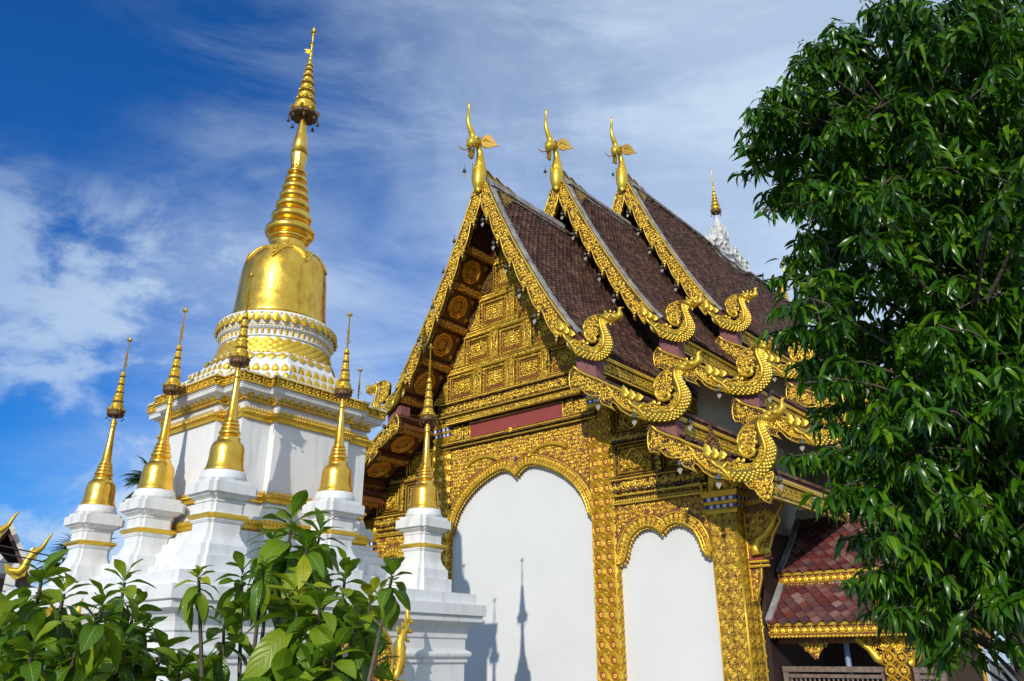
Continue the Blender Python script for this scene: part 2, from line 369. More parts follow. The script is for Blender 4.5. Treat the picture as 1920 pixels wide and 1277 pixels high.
LSHR = leafmat('shrub_leaf', [(0.035, 0.09, 0.006), (0.10, 0.20, 0.008), (0.06, 0.14, 0.008), (0.16, 0.26, 0.010), (0.26, 0.34, 0.018)], 0.33, 0.28, True, (0.26, 0.42, 0.015))
LYOUNG = leafmat('young_shrub_leaf', [(0.32, 0.38, 0.014), (0.42, 0.42, 0.018), (0.27, 0.36, 0.015)], 0.38, 0.30, True, (0.30, 0.34, 0.015))
LPALM = leafmat('palm_leaf', [(0.02, 0.06, 0.012), (0.035, 0.09, 0.014)], 0.4, 0.15, False, (0.08, 0.2, 0.02))

# ------------------------------------------------------------ ground
g = MB(); box(g, ident, -400, 400, -300, 500, -0.5, 0.0); go = g.build('ground', PAVE); go['kind'] = 'structure'

# ------------------------------------------------------------ great chedi
CA = radians(50.3); CXv = np.array([sin(CA), -cos(CA), 0]); CYv = np.array([cos(CA), sin(CA), 0])
CEN = np.array([-3.917, 12.295, 0.0])
def cframe(o):
    o = np.asarray(o, float)
    return lambda v: o + v[:, 0:1] * CXv + v[:, 1:2] * CYv + v[:, 2:3] * EZ
FC = cframe(CEN)
NRM = [(1, 0), (0, 1), (-1, 0), (0, -1)]; TAN = [(0, 1), (-1, 0), (0, -1), (1, 0)]
def cface(o, k, d):
    fo = cframe(o); n = NRM[k]; t = TAN[k]
    return lambda v: fo(np.c_[n[0] * (d + v[:, 2]) + t[0] * v[:, 0], n[1] * (d + v[:, 2]) + t[1] * v[:, 0], v[:, 1]])
def around(fn, o, a, b, c):
    "calls fn(frame, x0, x1) on every flat of a cross-shaped plan"
    for k in range(4):
        fn(cface(o, k, b), -c, c)
        fn(cface(o, k, a), c + .0, a); fn(cface(o, k, a), -a, -c)
        fo = cframe(o); n = NRM[k]; t = TAN[k]
        for sgn in (1, -1):      # the short returns of the bay
            fr = lambda v, sgn=sgn, n=n, t=t: fo(np.c_[n[0] * v[:, 0] + t[0] * sgn * (c + v[:, 2]), n[1] * v[:, 0] + t[1] * sgn * (c + v[:, 2]), v[:, 1]])
            fn(fr, a, b)
def ringinst(mb, F, T, r, z, n, sx_, sy_, sz_, m=0, phase=0.0, tilt=0.0):
    a = (np.arange(n) + phase) * 2 * pi / n; z0 = np.zeros(n); out = np.c_[np.cos(a), np.sin(a), z0]; tan = np.c_[-np.sin(a), np.cos(a), z0]; up = np.array([0, 0, 1.0])
    inst(mb, F, T, np.c_[r * np.cos(a), r * np.sin(a), np.full(n, z)], tan * sx_, (up * cos(tilt) + out * sin(tilt)) * sy_, (out * cos(tilt) - up * sin(tilt)) * sz_, m)

GC = empty('great_chedi', CEN, 'tall white square chedi with big gilded bell and ringed golden spire', 'chedi')
m = MB()
TW = [(2.75, 0.0), (2.75, .45), (2.62, .5), (2.62, .8), (2.5, .9), (2.42, 1.0), (2.42, 1.12), (2.285, 1.14), (2.285, 1.56), (2.315, 1.57), (2.315, 1.62)]
for i in range(9): a = -pi / 2 + pi * i / 8; TW.append((2.315 + .045 * cos(a), 1.675 + .05 * sin(a)))
TW += [(2.315, 1.735), (2.29, 1.74), (2.29, 1.88), (2.31, 1.9), (2.31, 1.94)]
for i in range(7): a = i / 6 * pi / 2; TW.append((2.31 + .16 * (1 - cos(a)), 1.95 + .17 * sin(a)))
TW += [(2.47, 2.2), (2.51, 2.21), (2.51, 2.36), (2.40, 2.362), (2.40, 2.52)]
stack(m, FC, [(a, a, 0, z) for a, z in TW]); m.build('terrace', WHITE, GC)
m = MB(); lv = []
for a, z0, z1 in ((1.62, 2.52, 2.72), (1.52, 2.72, 2.9), (1.42, 2.9, 3.03), (1.34, 3.03, 3.12), (1.26, 3.12, 3.2), (1.17, 3.2, 3.42), (1.12, 3.42, 3.63)):
    lv += [(a, a + .13, .66 * a / 1.12, z0), (a, a + .13, .66 * a / 1.12, z1)]
stack(m, FC, lv); m.build('plinth', WHITE, GC)
m = MB(); stack(m, FC, [(1.12, 1.25, .66, 3.6), (1.12, 1.25, .66, 5.06)]); m.build('body', WHITE, GC)
def goldband(z0, z1, out, rows):
    mb = MB(); h = z1 - z0
    stack(mb, FC, [(1.125, 1.255, .665, z0), (1.12 + out * .5, 1.25 + out * .5, .66 + out * .5, z0 + .01), (1.12 + out * .55, 1.25 + out * .55, .66 + out * .55, z0 + h * .35), (1.12 + out, 1.25 + out, .66 + out, z0 + h * .45), (1.12 + out, 1.25 + out, .66 + out, z0 + h * .72), (1.12 + out * .5, 1.25 + out * .5, .66 + out * .5, z0 + h * .85), (1.125, 1.255, .665, z1)])
    def fn(F, x0, x1):
        if x1 - x0 < .03: return
        rowrun(mb, F, (x0, z0 + h * .58), (x1, z0 + h * .58), .032, DOT, .034, h * .28, .05, z=out, m=0)
        rowrun(mb, F, (x0, z0 + h * .75), (x1, z0 + h * .75), .05, PETAL, .05, h * .5, .05, z=out * .8, m=0)
        rowrun(mb, F, (x1, z0 + h * .2), (x0, z0 + h * .2), .04, PETAL, .042, h * .34, .05, z=out * .5, m=0)
    around(fn, CEN, 1.12, 1.25, .66); mb.build('gold_band', GOLD, GC)
goldband(4.765, 4.9, .065, 2); goldband(3.62, 3.745, .06, 2)
mb = MB(); stack(mb, FC, [(1.17, 1.30, .7, 3.2), (1.22, 1.35, .74, 3.24), (1.22, 1.35, .74, 3.30), (1.17, 1.30, .7, 3.37)])
around(lambda F, x0, x1: rowrun(mb, F, (x0, 3.28), (x1, 3.28), .06, PETAL, .06, .09, .06, z=.03, m=0) if x1 - x0 > .04 else None, CEN, 1.2, 1.33, .72); mb.build('gold_band', GOLD, GC)
# cornice
m = MB(); lv = []
for o, z in ((0.0, 5.035), (.02, 5.04), (.02, 5.055), (.05, 5.07), (.09, 5.10), (.15, 5.14), (.15, 5.155), (.175, 5.16), (.175, 5.185), (.19, 5.19), (.19, 5.21)):
    lv.append((1.12 + o, 1.25 + o, .66 + o, z))
stack(m, FC, lv)
stack(m, FC, [(1.335, 1.465, .875, 5.357), (1.335, 1.465, .875, 5.375), (1.22, 1.35, .8, 5.377), (1.22, 1.35, .8, 5.39)])
def dent(F, x0, x1):
    if x1 - x0 > .03: rowrun(m, F, (x1, 5.156), (x0, 5.156), .034, PETAL, .03, .035, .05, z=.0, m=0)
around(dent, CEN, 1.295, 1.425, .835); m.build('cornice', WHITE, GC)
m = MB(); stack(m, FC, [(1.31, 1.44, .85, 5.21), (1.31, 1.44, .85, 5.358)])
def fr(F, x0, x1):
    if x1 - x0 < .05: return
    for z in (5.222, 5.346):
        box(m, F, x0, x1, z - .010, z + .010, 0, .028, 1)
    n = max(1, int(round((x1 - x0) / .15))); 
    for i in range(n):
        xc = x0 + (i + .5) * (x1 - x0) / n
        box(m, F, xc - .075 + .002, xc - .075 + .012, 5.225, 5.343, 0, .03, 1)
        for T, dx, dz, s_ in ((FLOWER, 0, 0, .085), (SPIRAL, -.042, .025, .06), (SPIRAL_M, .042, .025, .06), (DOT, -.035, -.03, .045), (DOT, .035, -.03, .045), (LEAF3, 0, .035, .06)):
            inst(m, F, T, [(xc + dx, 5.284 + dz, 0.0)], [s_, 0, 0], [0, s_, 0], [0, 0, s_ * 1.6], 1)
around(fr, CEN, 1.31, 1.44, .85); m.build('frieze', [BACK, GOLD], GC)
m = MB()
def lot(F, x0, x1):
    if x1 - x0 < .06: return
    n = max(1, int(round((x1 - x0) / .135)))
    box(m, F, x0, x1, 5.03, 5.046, -.03, .03, 0)
    rowrun(m, F, (x1, 5.036), (x0, 5.036), .036, PETAL, .034, .035, .05, z=.02, m=0)
    for i in range(n):
        xc = x0 + (i + .5) * (x1 - x0) / n; w = (x1 - x0) / n
        for k, (sc, dz) in enumerate(((1, 0), (.68, .014), (.4, .026))):
            inst(m, F, PETAL, [(xc, 5.047, .005 + dz)], [w * .98 * sc, 0, 0], [0, .105 * sc, .085 * sc], [0, -.10, .10], 0)
        inst(m, F, DOT, [(xc, 5.062, .055)], [.022, 0, 0], [0, .034, 0], [0, 0, .02], 1)
around(lot, CEN, 1.15, 1.28, .69); m.build('lotus_row', [GOLD, TEAL], GC)
# stepped petals
m = MB(); oc = pi / 8; k8 = 1 / cos(pi / 8)
P1 = [(1.30, 5.385), (1.30, 5.55), (1.18, 5.555), (1.18, 5.715), (1.05, 5.72), (1.05, 5.74), (.96, 5.95), (.96, 5.97)]
lathe(m, FC, [(r * k8, z) for r, z in P1], 8, 0, False, oc)
for r, z, h, n in ((1.31, 5.395, .15, 8), (1.19, 5.56, .16, 7)):
    for k in range(8):
        a = k * pi / 4; nrm = np.array([cos(a), sin(a)]); tg = np.array([-sin(a), cos(a)]); L = r * math.tan(pi / 8)
        F = lambda v, nrm=nrm, tg=tg, r=r: FC(np.c_[nrm * (r - .01 + v[:, 2:3]) + tg * v[:, 0:1], v[:, 1:2]])
        rowrun(m, F, (-L, z), (L, z), 2 * L / n, petal(0, 0, 1, 1, .3), 2 * L / n * .92, h * .98, .12, z=.0, m=1)
        rowrun(m, F, (-L, z + h * .25), (L, z + h * .25), 2 * L / n, FLOWER, .06, .06, .12, z=.02, m=1)
for k in range(8):       # big pointed pendants over the upper step
    a = k * pi / 4; nrm = np.array([cos(a), sin(a)]); tg = np.array([-sin(a), cos(a)])
    F = lambda v, nrm=nrm, tg=tg: FC(np.c_[nrm * (.965 + v[:, 2:3]) + tg * v[:, 0:1], v[:, 1:2]])
    L = .98 * math.tan(pi / 8); n = 5
    for i in range(n):
        xc = -L + (i + .5) * 2 * L / n
        inst(m, F, petal(0, 0, 1, 1, .2), [(xc, 5.965, .0)], [2 * L / n, 0, 0], [0, -.12, .06], [0, .05, .12], 1)
m.build('petal_tier', [WHITE, GOLD], GC)
m = MB(); lathe(m, FC, [(.955, 5.95), (.95, 5.99), (.90, 6.1), (.86, 6.27), (.86, 6.285)], 48, 0)
for i, (z, r) in enumerate(((6.0, .945), (6.055, .92), (6.11, .898), (6.165, .883), (6.22, .872))):
    ringinst(m, FC, DIAMOND, r + .004, z, 34, .168, .125, .14, 1, .5 * (i % 2))
    ringinst(m, FC, FLOWER, r + .012, z, 34, .075, .06, .1, 1, .5 * (i % 2))
ringinst(m, FC, DOT, .955, 5.985, 90, .05, .035, .05, 1)
m.build('netted_drum', [WHITE, GOLD], GC)
m = MB(); lathe(m, FC, [(.86, 6.28), (.885, 6.29), (.885, 6.31), (.875, 6.315), (.875, 6.405), (.90, 6.41), (.92, 6.425), (.92, 6.445), (.90, 6.45)], 64, 0)
for z_ in (6.33, 6.36, 6.385): ringinst(m, FC, DOT, .876, z_, 60, .052, .036, .05, 1)
ringinst(m, FC, petal(0, 0, 1, 1, .3), .876, 6.395, 60, .04, -.085, .05, 1)
ringinst(m, FC, DOT, .925, 6.436, 110, .04, .022, .03, 0)
m.build('balustrade_ring', [WHITE, GOLD], GC)
m = MB(); pr = [(.88, 6.448), (.905, 6.46), (.905, 6.475), (.91, 6.49), (.945, 6.55), (.958, 6.62), (.948, 6.675), (.93, 6.69), (.76, 6.735)]
lathe(m, FC, pr, 64, 0)
ringinst(m, FC, DOT, .907, 6.467, 80, .06, .028, .05, 1)
for sc, oz in ((1, 0), (.66, .016), (.36, .03)):
    ringinst(m, FC, petal(0, 0, 1, 1, .25),   .930 + oz, 6.485, 40, .160 * sc, .175 * sc, .12, 1, 0, .22)
ringinst(m, FC, DOT, .972, 6.51, 40, .025, .03, .04, 2, 0, .3); ringinst(m, FC, DOT, .957, 6.64, 40, .035, .035, .04, 1, .5)
m.build('lotus_ring', [WHITE, GOLD, GREEN], GC)
BELLP = [(.68, 6.72), (.795, 6.74), (.79, 6.81), (.772, 6.90), (.755, 7.02), (.742, 7.18), (.731, 7.36), (.722, 7.55), (.709, 7.70), (.692, 7.80), (.66, 7.90), (.605, 7.99), (.53, 8.065), (.44, 8.12), (.365, 8.15), (.345, 8.17), (.325, 8.22), (.31, 8.3), (.305, 8.36), (.325, 8.37), (.35, 8.4), (.352, 8.43), (.33, 8.45)]
m = MB(); lathe(m, FC, BELLP, 72); bell = m.build('bell', LEAFG, GC)
bz = np.array(BELLP); 
def bellr(z): return np.interp(z, bz[2:, 1], bz[2:, 0])
m = MB(); na = 8
for lvl, (zt, dz, rr) in enumerate(((8.02, .32, .022), (8.075, .27, .013))):
    path = []
    for i in range(na * 16):
        a = i / (na * 16) * 2 * pi; f = abs(sin(a * na / 2 + .35)); z = zt - dz * (1 - f ** .55)
        r = bellr(z) + .008; path.append((r * cos(a), r * sin(a), z))
    sweep(m, FC, path, rr, 6, 0, True, True)
q = []
for i in range(1500):
    a = rng.uniform(0, 2 * pi); f = abs(sin(a * na / 2 + .35)); zlo = 8.02 - .30 * (1 - f ** .55); z = rng.uniform(zlo + .02, 8.12) if zlo < 8.09 else 8.1
    q.append((a, z))
q = np.array(q); r = bellr(q[:, 1]) + .002; a = q[:, 0]; out = np.c_[np.cos(a) * .6, np.sin(a) * .6, np.full(len(a), .8)]; tg = np.c_[-np.sin(a), np.cos(a), a * 0]; up = np.cross(out, tg)
ph = rng.uniform(0, 6.28, len(a)); s_ = .055
inst(m, FC, SPIRAL, np.c_[r * np.cos(a), r * np.sin(a), q[:, 1]], (tg * np.cos(ph)[:, None] + up * np.sin(ph)[:, None]) * s_, (-tg * np.sin(ph)[:, None] + up * np.cos(ph)[:, None]) * s_, out * s_ * .8, 0)
m.build('garland', GOLD, bell)
def torus_prof(r, z, h, k=8): return [(r - h * .35 + h * .5 * cos(t), z + h * .5 * sin(t)) for t in np.linspace(-pi / 2, pi / 2, k)]
m = MB(); pr = []
for r, z, h in ((.395, 8.57, .21), (.315, 8.86, .22), (.268, 9.10, .19), (.230, 9.30, .17), (.202, 9.48, .15), (.175, 9.66, .14), (.153, 9.82, .11)):
    pr += [(r * .80, z - h * .56)] + torus_prof(r + h * .02, z, h)
pr = [p for p in pr]
lathe(m, FC, [(.33, 8.44)] + pr + [(.12, 9.9), (.12, 9.96)], 40)
m.build('ringed_spire', LEAFG, GC)
m = MB(); lathe(m, FC, [(.12, 9.93), (.125, 9.97), (.153, 10.2)], 12, 0, False); lathe(m, FC, [(.153, 10.2), (.12, 10.5), (.08, 10.8), (.05, 11.02), (.045, 11.2), (.04, 12.3)], 24)
m.build('shaft', LEAFG, GC)
def parasol(mb, F, tiers, rb, zb, flames=8, drops=8, s=1.0, bellm=None):
    for i, (z0, z1, r0, r1) in enumerate(tiers):
        h = z1 - z0
        lathe(mb, F, [(r0 * .9, z0), (r0, z0 + h * .06), (r0, z0 + h * .2), (r0 * .93, z0 + h * .25), (r1 * 1.05, z0 + h * .6), (r1 * 1.12, z0 + h * .65), (r1 * 1.1, z0 + h * .8), (r1 * .85, z1)], 20, 0)
        ringinst(mb, F, DOT, r0 * 1.0, z0 + h * .13, 14, r0 * .3, h * .16, .03 * s, 0)
        ringinst(mb, F, FLOWER, (r0 * .93 + r1) / 2, z0 + h * .42, 9, r0 * .5, h * .3, .06 * s, 0)
        ringinst(mb, F, petal(0, 0, 1, .8, .2), r0, z0 + h * .05, flames, r0 * .32, r0 * .42, .05 * s, 0, .3 * i, .9)
        ringinst(mb, F, DOT, r0 * .97, z0 - h * .05, 18, r0 * .24, h * .2, .03 * s, 1)
    z0, r0 = tiers[0][0], tiers[0][2]
    lathe(mb, F, [(r0 * .96, z0 + .01), (rb, (z0 * .5 + zb * .5)), (rb * .95, zb), (rb * .3, zb + (z0 - zb) * .3), (rb * .25, z0)], 18, 1)
    ringinst(mb, F, LEAF3, rb * 1.02, (z0 + zb) / 2, 16, rb * .4, (z0 - zb) * 1.1, .05 * s, 1)
    ringinst(mb, F, petal(0, 0, 1, .9, .2), rb * .95, (z0 * .6 + zb * .4), drops, rb * .35, rb * .38, .05 * s, 0, 0, 1.1)
    for k in range(drops):
        a = k * 2 * pi / drops + .2; c = np.array([rb * 1.08 * cos(a), rb * 1.08 * sin(a), zb - .02 * s]); f2 = lambda v, c=c: F(v + c)
        lathe(mb, f2, [(.001, .0), (.008 * s, -.006 * s), (.013 * s, -.03 * s), (.016 * s, -.042 * s), (.001, -.044 * s)], 8, 1)
m = MB(); parasol(m, FC, [(11.14, 11.40, .225, .175), (11.42, 11.60, .165, .135), (11.63, 11.80, .132, .108), (11.83, 11.98, .105, .085), (12.0, 12.13, .08, .066), (12.15, 12.26, .06, .046), (12.27, 12.37, .045, .034)], .245, 11.05, 8, 8, 2.0)
m.build('parasol', [GOLDP, IRON], GC)
m = MB(); lathe(m, FC, [(.03, 12.3), (.026, 12.42), (.045, 12.44), (.022, 12.46), (.022, 12.53), (.042, 12.55), (.02, 12.57), (.018, 12.75), (.034, 12.77), (.016, 12.79), (.014, 12.95), (.03, 12.97), (.012, 12.99), (.012, 13.05), (.038, 13.08), (.012, 13.11), (.03, 13.14), (.03, 13.18), (.006, 13.25)], 12)
ringinst(m, FC, PETAL, .02, 13.06, 6, .05, .07, .03, 0, 0, .8); ringinst(m, FC, PETAL, .015, 12.77, 5, .04, .06, .03, 0, 0, .9)
d = np.array([-cos(CA), -sin(CA)]) ; fv = lambda v: CEN + np.c_[v[:, 0:1] * -1.0, v[:, 0:1] * 0.15 + v[:, 2:3], v[:, 1:2]]
prism(m, fv, [(0, 12.60), (.06, 12.58), (.13, 12.62), (.10, 12.66), (.17, 12.70), (.10, 12.70), (.04, 12.68), (0, 12.69)], -.006, .006)
m.build('finial', GOLDP, GC)

# ------------------------------------------------------------ small chedis on the terrace
def make_small(loc, label):
    t = empty('small_chedi', loc, label, 'chedi', 'small gilded chedis on white pedestals around the great chedi'); F = cframe(loc); B = 3.762 - 2.52
    m = MB(); lv = []
    PL = [(.36, 0), (.36, .206), (.313, .208), (.313, .337), (.295, .345), (.275, .385), (.25, .42), (.235, .46), (.232, .483), (.222, .485), (.222, .605), (.238, .612), (.238, .622), (.25, .63), (.25, .65)]
    PL2 = [(.25, .715), (.235, .725), (.222, .73), (.222, .848), (.236, .852), (.236, .87), (.222, .872), (.228, .885), (.25, .90), (.285, .92), (.3, .945), (.333, .95), (.333, 1.072), (.29, 1.075), (.29, 1.12)]
    stack(m, F, [(a * .80, a, a * .80, z) for a, z in PL]); stack(m, F, [(a * .80, a, a * .80, z) for a, z in PL2])
    lathe(m, F, [(.285, 1.115), (.285, 1.165), (.272, 1.185), (.26, B)], 40)
    m.build('pedestal', WHITE, t)
    m = MB(); stack(m, F, [(a * .80, a, a * .80, z) for a, z in ((.255, .65), (.285, .675), (.285, .70), (.25, .716))]); m.build('gold_band', GOLDP, t)
    m = MB(); lathe(m, F, [(.20, B - .005), (.247, B), (.247, B + .02), (.235, B + .045), (.222, B + .10), (.213, B + .17), (.21, B + .24), (.206, B + .30), (.195, B + .345), (.17, B + .38), (.145, B + .40), (.142, B + .41), (.142, B + .445), (.12, B + .46)], 48); m.build('bell', LEAFG, t)
    m = MB(); pr = [(.12, B + .455)]
    for r, z, h in ((.118, .505, .075), (.105, .565, .05), (.097, .615, .055), (.085, .665, .04)): pr += [(r * .82, B + z - h * .6)] + torus_prof(r + h * .1, B + z, h, 6)
    pr += [(.078, B + .69), (.072, B + .70), (.05, B + 1.0), (.037, B + 1.23), (.034, B + 1.25), (.046, B + 1.262), (.046, B + 1.275), (.036, B + 1.29), (.052, B + 1.315), (.05, B + 1.33), (.02, B + 1.40), (.016, B + 2.2)]
    lathe(m, F, pr, 24); m.build('spire', LEAFG, t)
    m = MB(); parasol(m, F, [(B + 1.515, B + 1.655, .128, .085), (B + 1.675, B + 1.815, .070, .066), (B + 1.835, B + 1.955, .052, .048), (B + 1.975, B + 2.085, .041, .037), (B + 2.105, B + 2.18, .034, .03)], .118, B + 1.43, 8, 8, .8); m.build('parasol', [GOLDP, IRON], t)
    m = MB(); lathe(m, F, [(.012, B + 2.18), (.010, B + 2.72), (.022, B + 2.73), (.016, B + 2.77), (.002, B + 2.81)], 8)
    ringinst(m, F, PETAL, .012, B + 2.715, 7, .03, .06, .03, 0, 0, 1.0)
    for z in (2.33, 2.38, 2.43, 2.48): ringinst(m, F, LEAF3, .006, B + z, 5, .055, .07, .03, 0, z * 3, .7)
    ringinst(m, F, petal(0, 0, 1, .6, .2), .01, B + 2.25, 2, .04, .09, .03, 0, .1, .7)
    m.build('finial', GOLDP, t)
    return t
def dup(root, loc, label):
    r = root.copy(); COL.objects.link(r); r.location = [float(c) for c in loc]; r['label'] = label
    for ch in list(root.children):
        c = ch.copy(); COL.objects.link(c); c.parent = r
        for g_ in ch.children:
            d_ = g_.copy(); COL.objects.link(d_); d_.parent = c
    return r
TOPZ = np.array([0, 0, 2.52])
def cpos(a, b): return CEN + CXv * a + CYv * b + TOPZ
sc0 = make_small(cpos(1.84, -1.70), 'small gold-belled chedi on the near terrace corner before the great white chedi')
dup(sc0, cpos(0.05, -1.66), 'small gold-belled chedi beside a palm, middle one of the row on the left')
dup(sc0, cpos(-1.77, -1.62), 'small gold-belled chedi farthest left, against open sky beside the distant brown-roofed house')
dup(sc0, cpos(1.84, 0.03), 'small gold-belled chedi in the middle of the right-hand terrace edge, its spire crossing the cornice')
dup(sc0, cpos(1.84, 1.77), 'small gold-belled chedi at the right terrace corner, just in front of the gilded temple hall')
dup(sc0, cpos(0.03, 1.77), 'small gold chedi hidden behind the cornice, only its thin finial showing')

# ------------------------------------------------------------ temple hall
def H(v): return O0 + v[:, 0:1] * EX + v[:, 1:2] * EY + v[:, 2:3] * EZ
def front(vv):                      # drawing plane parallel to the front: (u, w, outward)
    return lambda p: H(np.c_[p[:, 0], vv - p[:, 2], p[:, 1]])
def mirror(F): return lambda p: F(p * np.array([-1, 1, 1]))
def sidep(u): return lambda p: H(np.c_[u + p[:, 2], p[:, 0], p[:, 1]])     # right-hand side plane: (v, w, outward)
HALL = empty('temple_hall', H(np.array([[0, 9.0, 0]]))[0], 'gilded temple hall with three stepped dark tile roofs and carved gold gable front', 'temple')
SEC = [dict(v0=-1.35, v1=3.3, w=13.0, su=1.0, sw=1.0), dict(v0=1.95, v1=6.9, w=14.65, su=1.05, sw=1.05), dict(v0=5.55, v1=18.4, w=16.35, su=1.02, sw=1.10)]
PA = np.array([(0, .10), (.10, .07), (.23, -.03), (.38, -.41), (.61, -.93), (.83, -1.40), (1.09, -1.94), (1.38, -2.49), (1.7, -3.07), (2.05, -3.69), (2.39, -4.23), (2.62, -4.57), (2.9, -4.93), (3.2, -5.28)])
PB = np.array([(2.70, -5.60), (3.3, -6.03), (4.0, -6.48), (4.6, -6.82), (5.0, -7.02)])
PC = np.array([(4.46, -7.17), (5.1, -7.57), (5.8, -7.96), (6.6, -8.35)])
def prof(P, s): return np.c_[P[:, 0] * s['su'], s['w'] + P[:, 1] * s['sw']]
class Curve:
    def __init__(c, P):
        c.P = P; d = np.linalg.norm(np.diff(P, axis=0), axis=1); c.s = np.r_[0, np.cumsum(d)]; c.L = c.s[-1]
    def at(c, s):
        s = np.atleast_1d(s); p = np.c_[np.interp(s, c.s, c.P[:, 0]), np.interp(s, c.s, c.P[:, 1])]; e = .05
        q = np.c_[np.interp(np.clip(s + e, 0, c.L), c.s, c.P[:, 0]), np.interp(np.clip(s + e, 0, c.L), c.s, c.P[:, 1])]; r = np.c_[np.interp(np.clip(s - e, 0, c.L), c.s, c.P[:, 0]), np.interp(np.clip(s - e, 0, c.L), c.s, c.P[:, 1])]
        t = q - r; t /= np.linalg.norm(t, axis=1)[:, None]
        return p, t, np.c_[-t[:, 1], t[:, 0]]          # point, down-slope tangent, outward normal
def tiletemplate(h, L, th):
    v = np.array([(-h, 0, 0), (h, 0, 0), (h, .60 * L, th), (0, L, th * 1.15), (-h, .60 * L, th), (h, .60 * L, 0), (0, L, .1 * th), (-h, .60 * L, 0)])
    return v, [np.array([(0, 1, 2, 3, 4)]), np.array([(4, 3, 6, 7), (3, 2, 5, 6)])]
def tiles(mb, cur, v0, v1, e, w, sg, th=.03, s0=.06, mm=0, F=None, over=1.75):
    F = F or H
    L = cur.L; ns = int((L - s0) / e); nv = int((v1 - v0) / w)
    S_, K = np.meshgrid(np.arange(ns), np.arange(nv + 1), indexing='ij'); off = (S_ % 2) * .5
    s = (s0 + S_ * e).ravel(); vv = (v0 + (K + off) * w).ravel(); k = vv < v1 + .01; s, vv = s[k], vv[k]
    p, t, n = cur.at(s); jit = rng.uniform(-.006, .006, len(s))
    O = np.c_[sg * (p[:, 0] + n[:, 0] * (.012 + jit)), vv, p[:, 1] + n[:, 1] * (.012 + jit)]
    inst(mb, F, tiletemplate(w * .495, e * over, th), O, [0, 1, 0], np.c_[sg * t[:, 0], t[:, 0] * 0, t[:, 1]], np.c_[sg * n[:, 0], n[:, 0] * 0, n[:, 1]], mm, False)
def slab(mb, cur, v0, v1, sg, t0, t1, m=0, s0=0.0, s1=None, F=None):
    s = np.linspace(s0, cur.L if s1 is None else s1, 18); p, t, n = cur.at(s); a = p + n * t0; b = p + n * t1; k = len(s)
    vs = []
    for q, vv in ((a, v0), (a, v1), (b, v1), (b, v0)): vs.append(np.c_[sg * q[:, 0], np.full(k, vv), q[:, 1]])
    i = np.arange(k - 1); fs = [np.c_[r * k + i, r * k + i + 1, ((r + 1) % 4) * k + i + 1, ((r + 1) % 4) * k + i] for r in range(4)]
    fs += [np.array([[0, k, 2 * k, 3 * k], [k - 1, 4 * k - 1, 3 * k - 1, 2 * k - 1]])]
    mb.add((F or H)(np.concatenate(vs)), fs, m)

# naga finial drawing: (du, dw) from the start of its board
NBOARD = [(0.02, 0.0), (0.13, -0.11), (0.33, -0.23), (0.56, -0.34), (0.77, -0.47), (1.0, -0.59), (1.09, -0.67), (1.39, -0.87), (1.47, -1.05), (1.52, -1.28), (1.38, -1.18), (1.29, -1.19), (1.13, -1.11), (1.01, -1.02), (0.93, -0.9), (0.86, -0.84), (0.8, -0.9), (0.89, -1.04), (0.81, -0.96), (0.73, -0.92), (0.63, -0.87), (0.56, -0.76), (0.62, -0.7), (0.41, -0.68), (0.28, -0.62), (0.19, -0.53), (0.15, -0.44), (0.14, -0.59), (0.08, -0.51), (-0.04, -0.5), (-0.08, -0.41), (-0.09, -0.26), (-0.07, -0.12)]
NOUT = [(1.30, -1.17), (1.40, -1.22), (1.52, -1.28), (1.72, -1.31), (1.92, -1.31), (2.09, -1.27), (2.23, -1.16), (2.33, -1.03), (2.38, -0.89), (2.38, -0.78), (2.34, -0.67), (2.28, -0.57), (2.24, -0.47), (2.22, -0.39), (2.27, -0.33), (2.37, -0.33), (2.46, -0.3), (2.54, -0.24), (2.61, -0.17), (2.62, -0.09), (2.59, -0.02), (2.61, 0.02), (2.67, 0.05)]
NIN = [(1.22, -0.80), (1.32, -0.83), (1.45, -0.9), (1.65, -0.95), (1.8, -0.99), (1.92, -0.99), (2.02, -0.92), (2.07, -0.83), (2.08, -0.73), (2.07, -0.64), (2.06, -0.53), (2.05, -0.42), (2.05, -0.33), (2.08, -0.25), (2.16, -0.19), (2.25, -0.15), (2.38, -0.12), (2.47, -0.13), (2.52, -0.09), (2.53, -0.03), (2.54, 0.03), (2.575, 0.05), (2.655, 0.065)]
NFIN = [(2.14, -0.22), (2.0, -0.26), (1.85, -0.35), (1.76, -0.45), (1.71, -0.56), (1.715, -0.66), (1.72, -0.79), (1.79, -0.87), (1.89, -0.91), (1.98, -0.88), (2.03, -0.81), (2.0, -0.745), (2.07, -0.69), (2.08, -0.64), (2.07, -0.53), (2.06, -0.43), (2.06, -0.34), (2.1, -0.25)]
NSPI = [(1.73, -0.62), (1.74, -0.77), (1.80, -0.86), (1.89, -0.89), (1.975, -0.86), (2.0, -0.80), (1.98, -0.755), (1.935, -0.745), (1.90, -0.77), (1.92, -0.81), (1.945, -0.80)]
NPEN = [(1.75, -1.33), (1.80, -1.38), (1.84, -1.43), (1.90, -1.44), (1.94, -1.49), (1.96, -1.55), (2.0, -1.58), (2.06, -1.66), (2.16, -1.72), (2.19, -1.58), (2.24, -1.44), (2.22, -1.36), (2.27, -1.28), (2.26, -1.19), (2.2, -1.2), (2.08, -1.27), (1.88, -1.29)]
FLAMES = [((1.13, -0.80), (1.09, -0.50), .17), ((1.27, -0.85), (1.24, -0.60), .16), ((1.42, -0.88), (1.37, -0.68), .17), ((1.66, -.96), (1.70, -.86), .09), ((1.75, -.98), (1.80, -.89), .08)]
def rim(mb, F, pts, r, z, m=0, closed=False): sweep(mb, F, np.c_[np.asarray(pts, float), np.full(len(pts), z)], r, 6, m, True, closed)
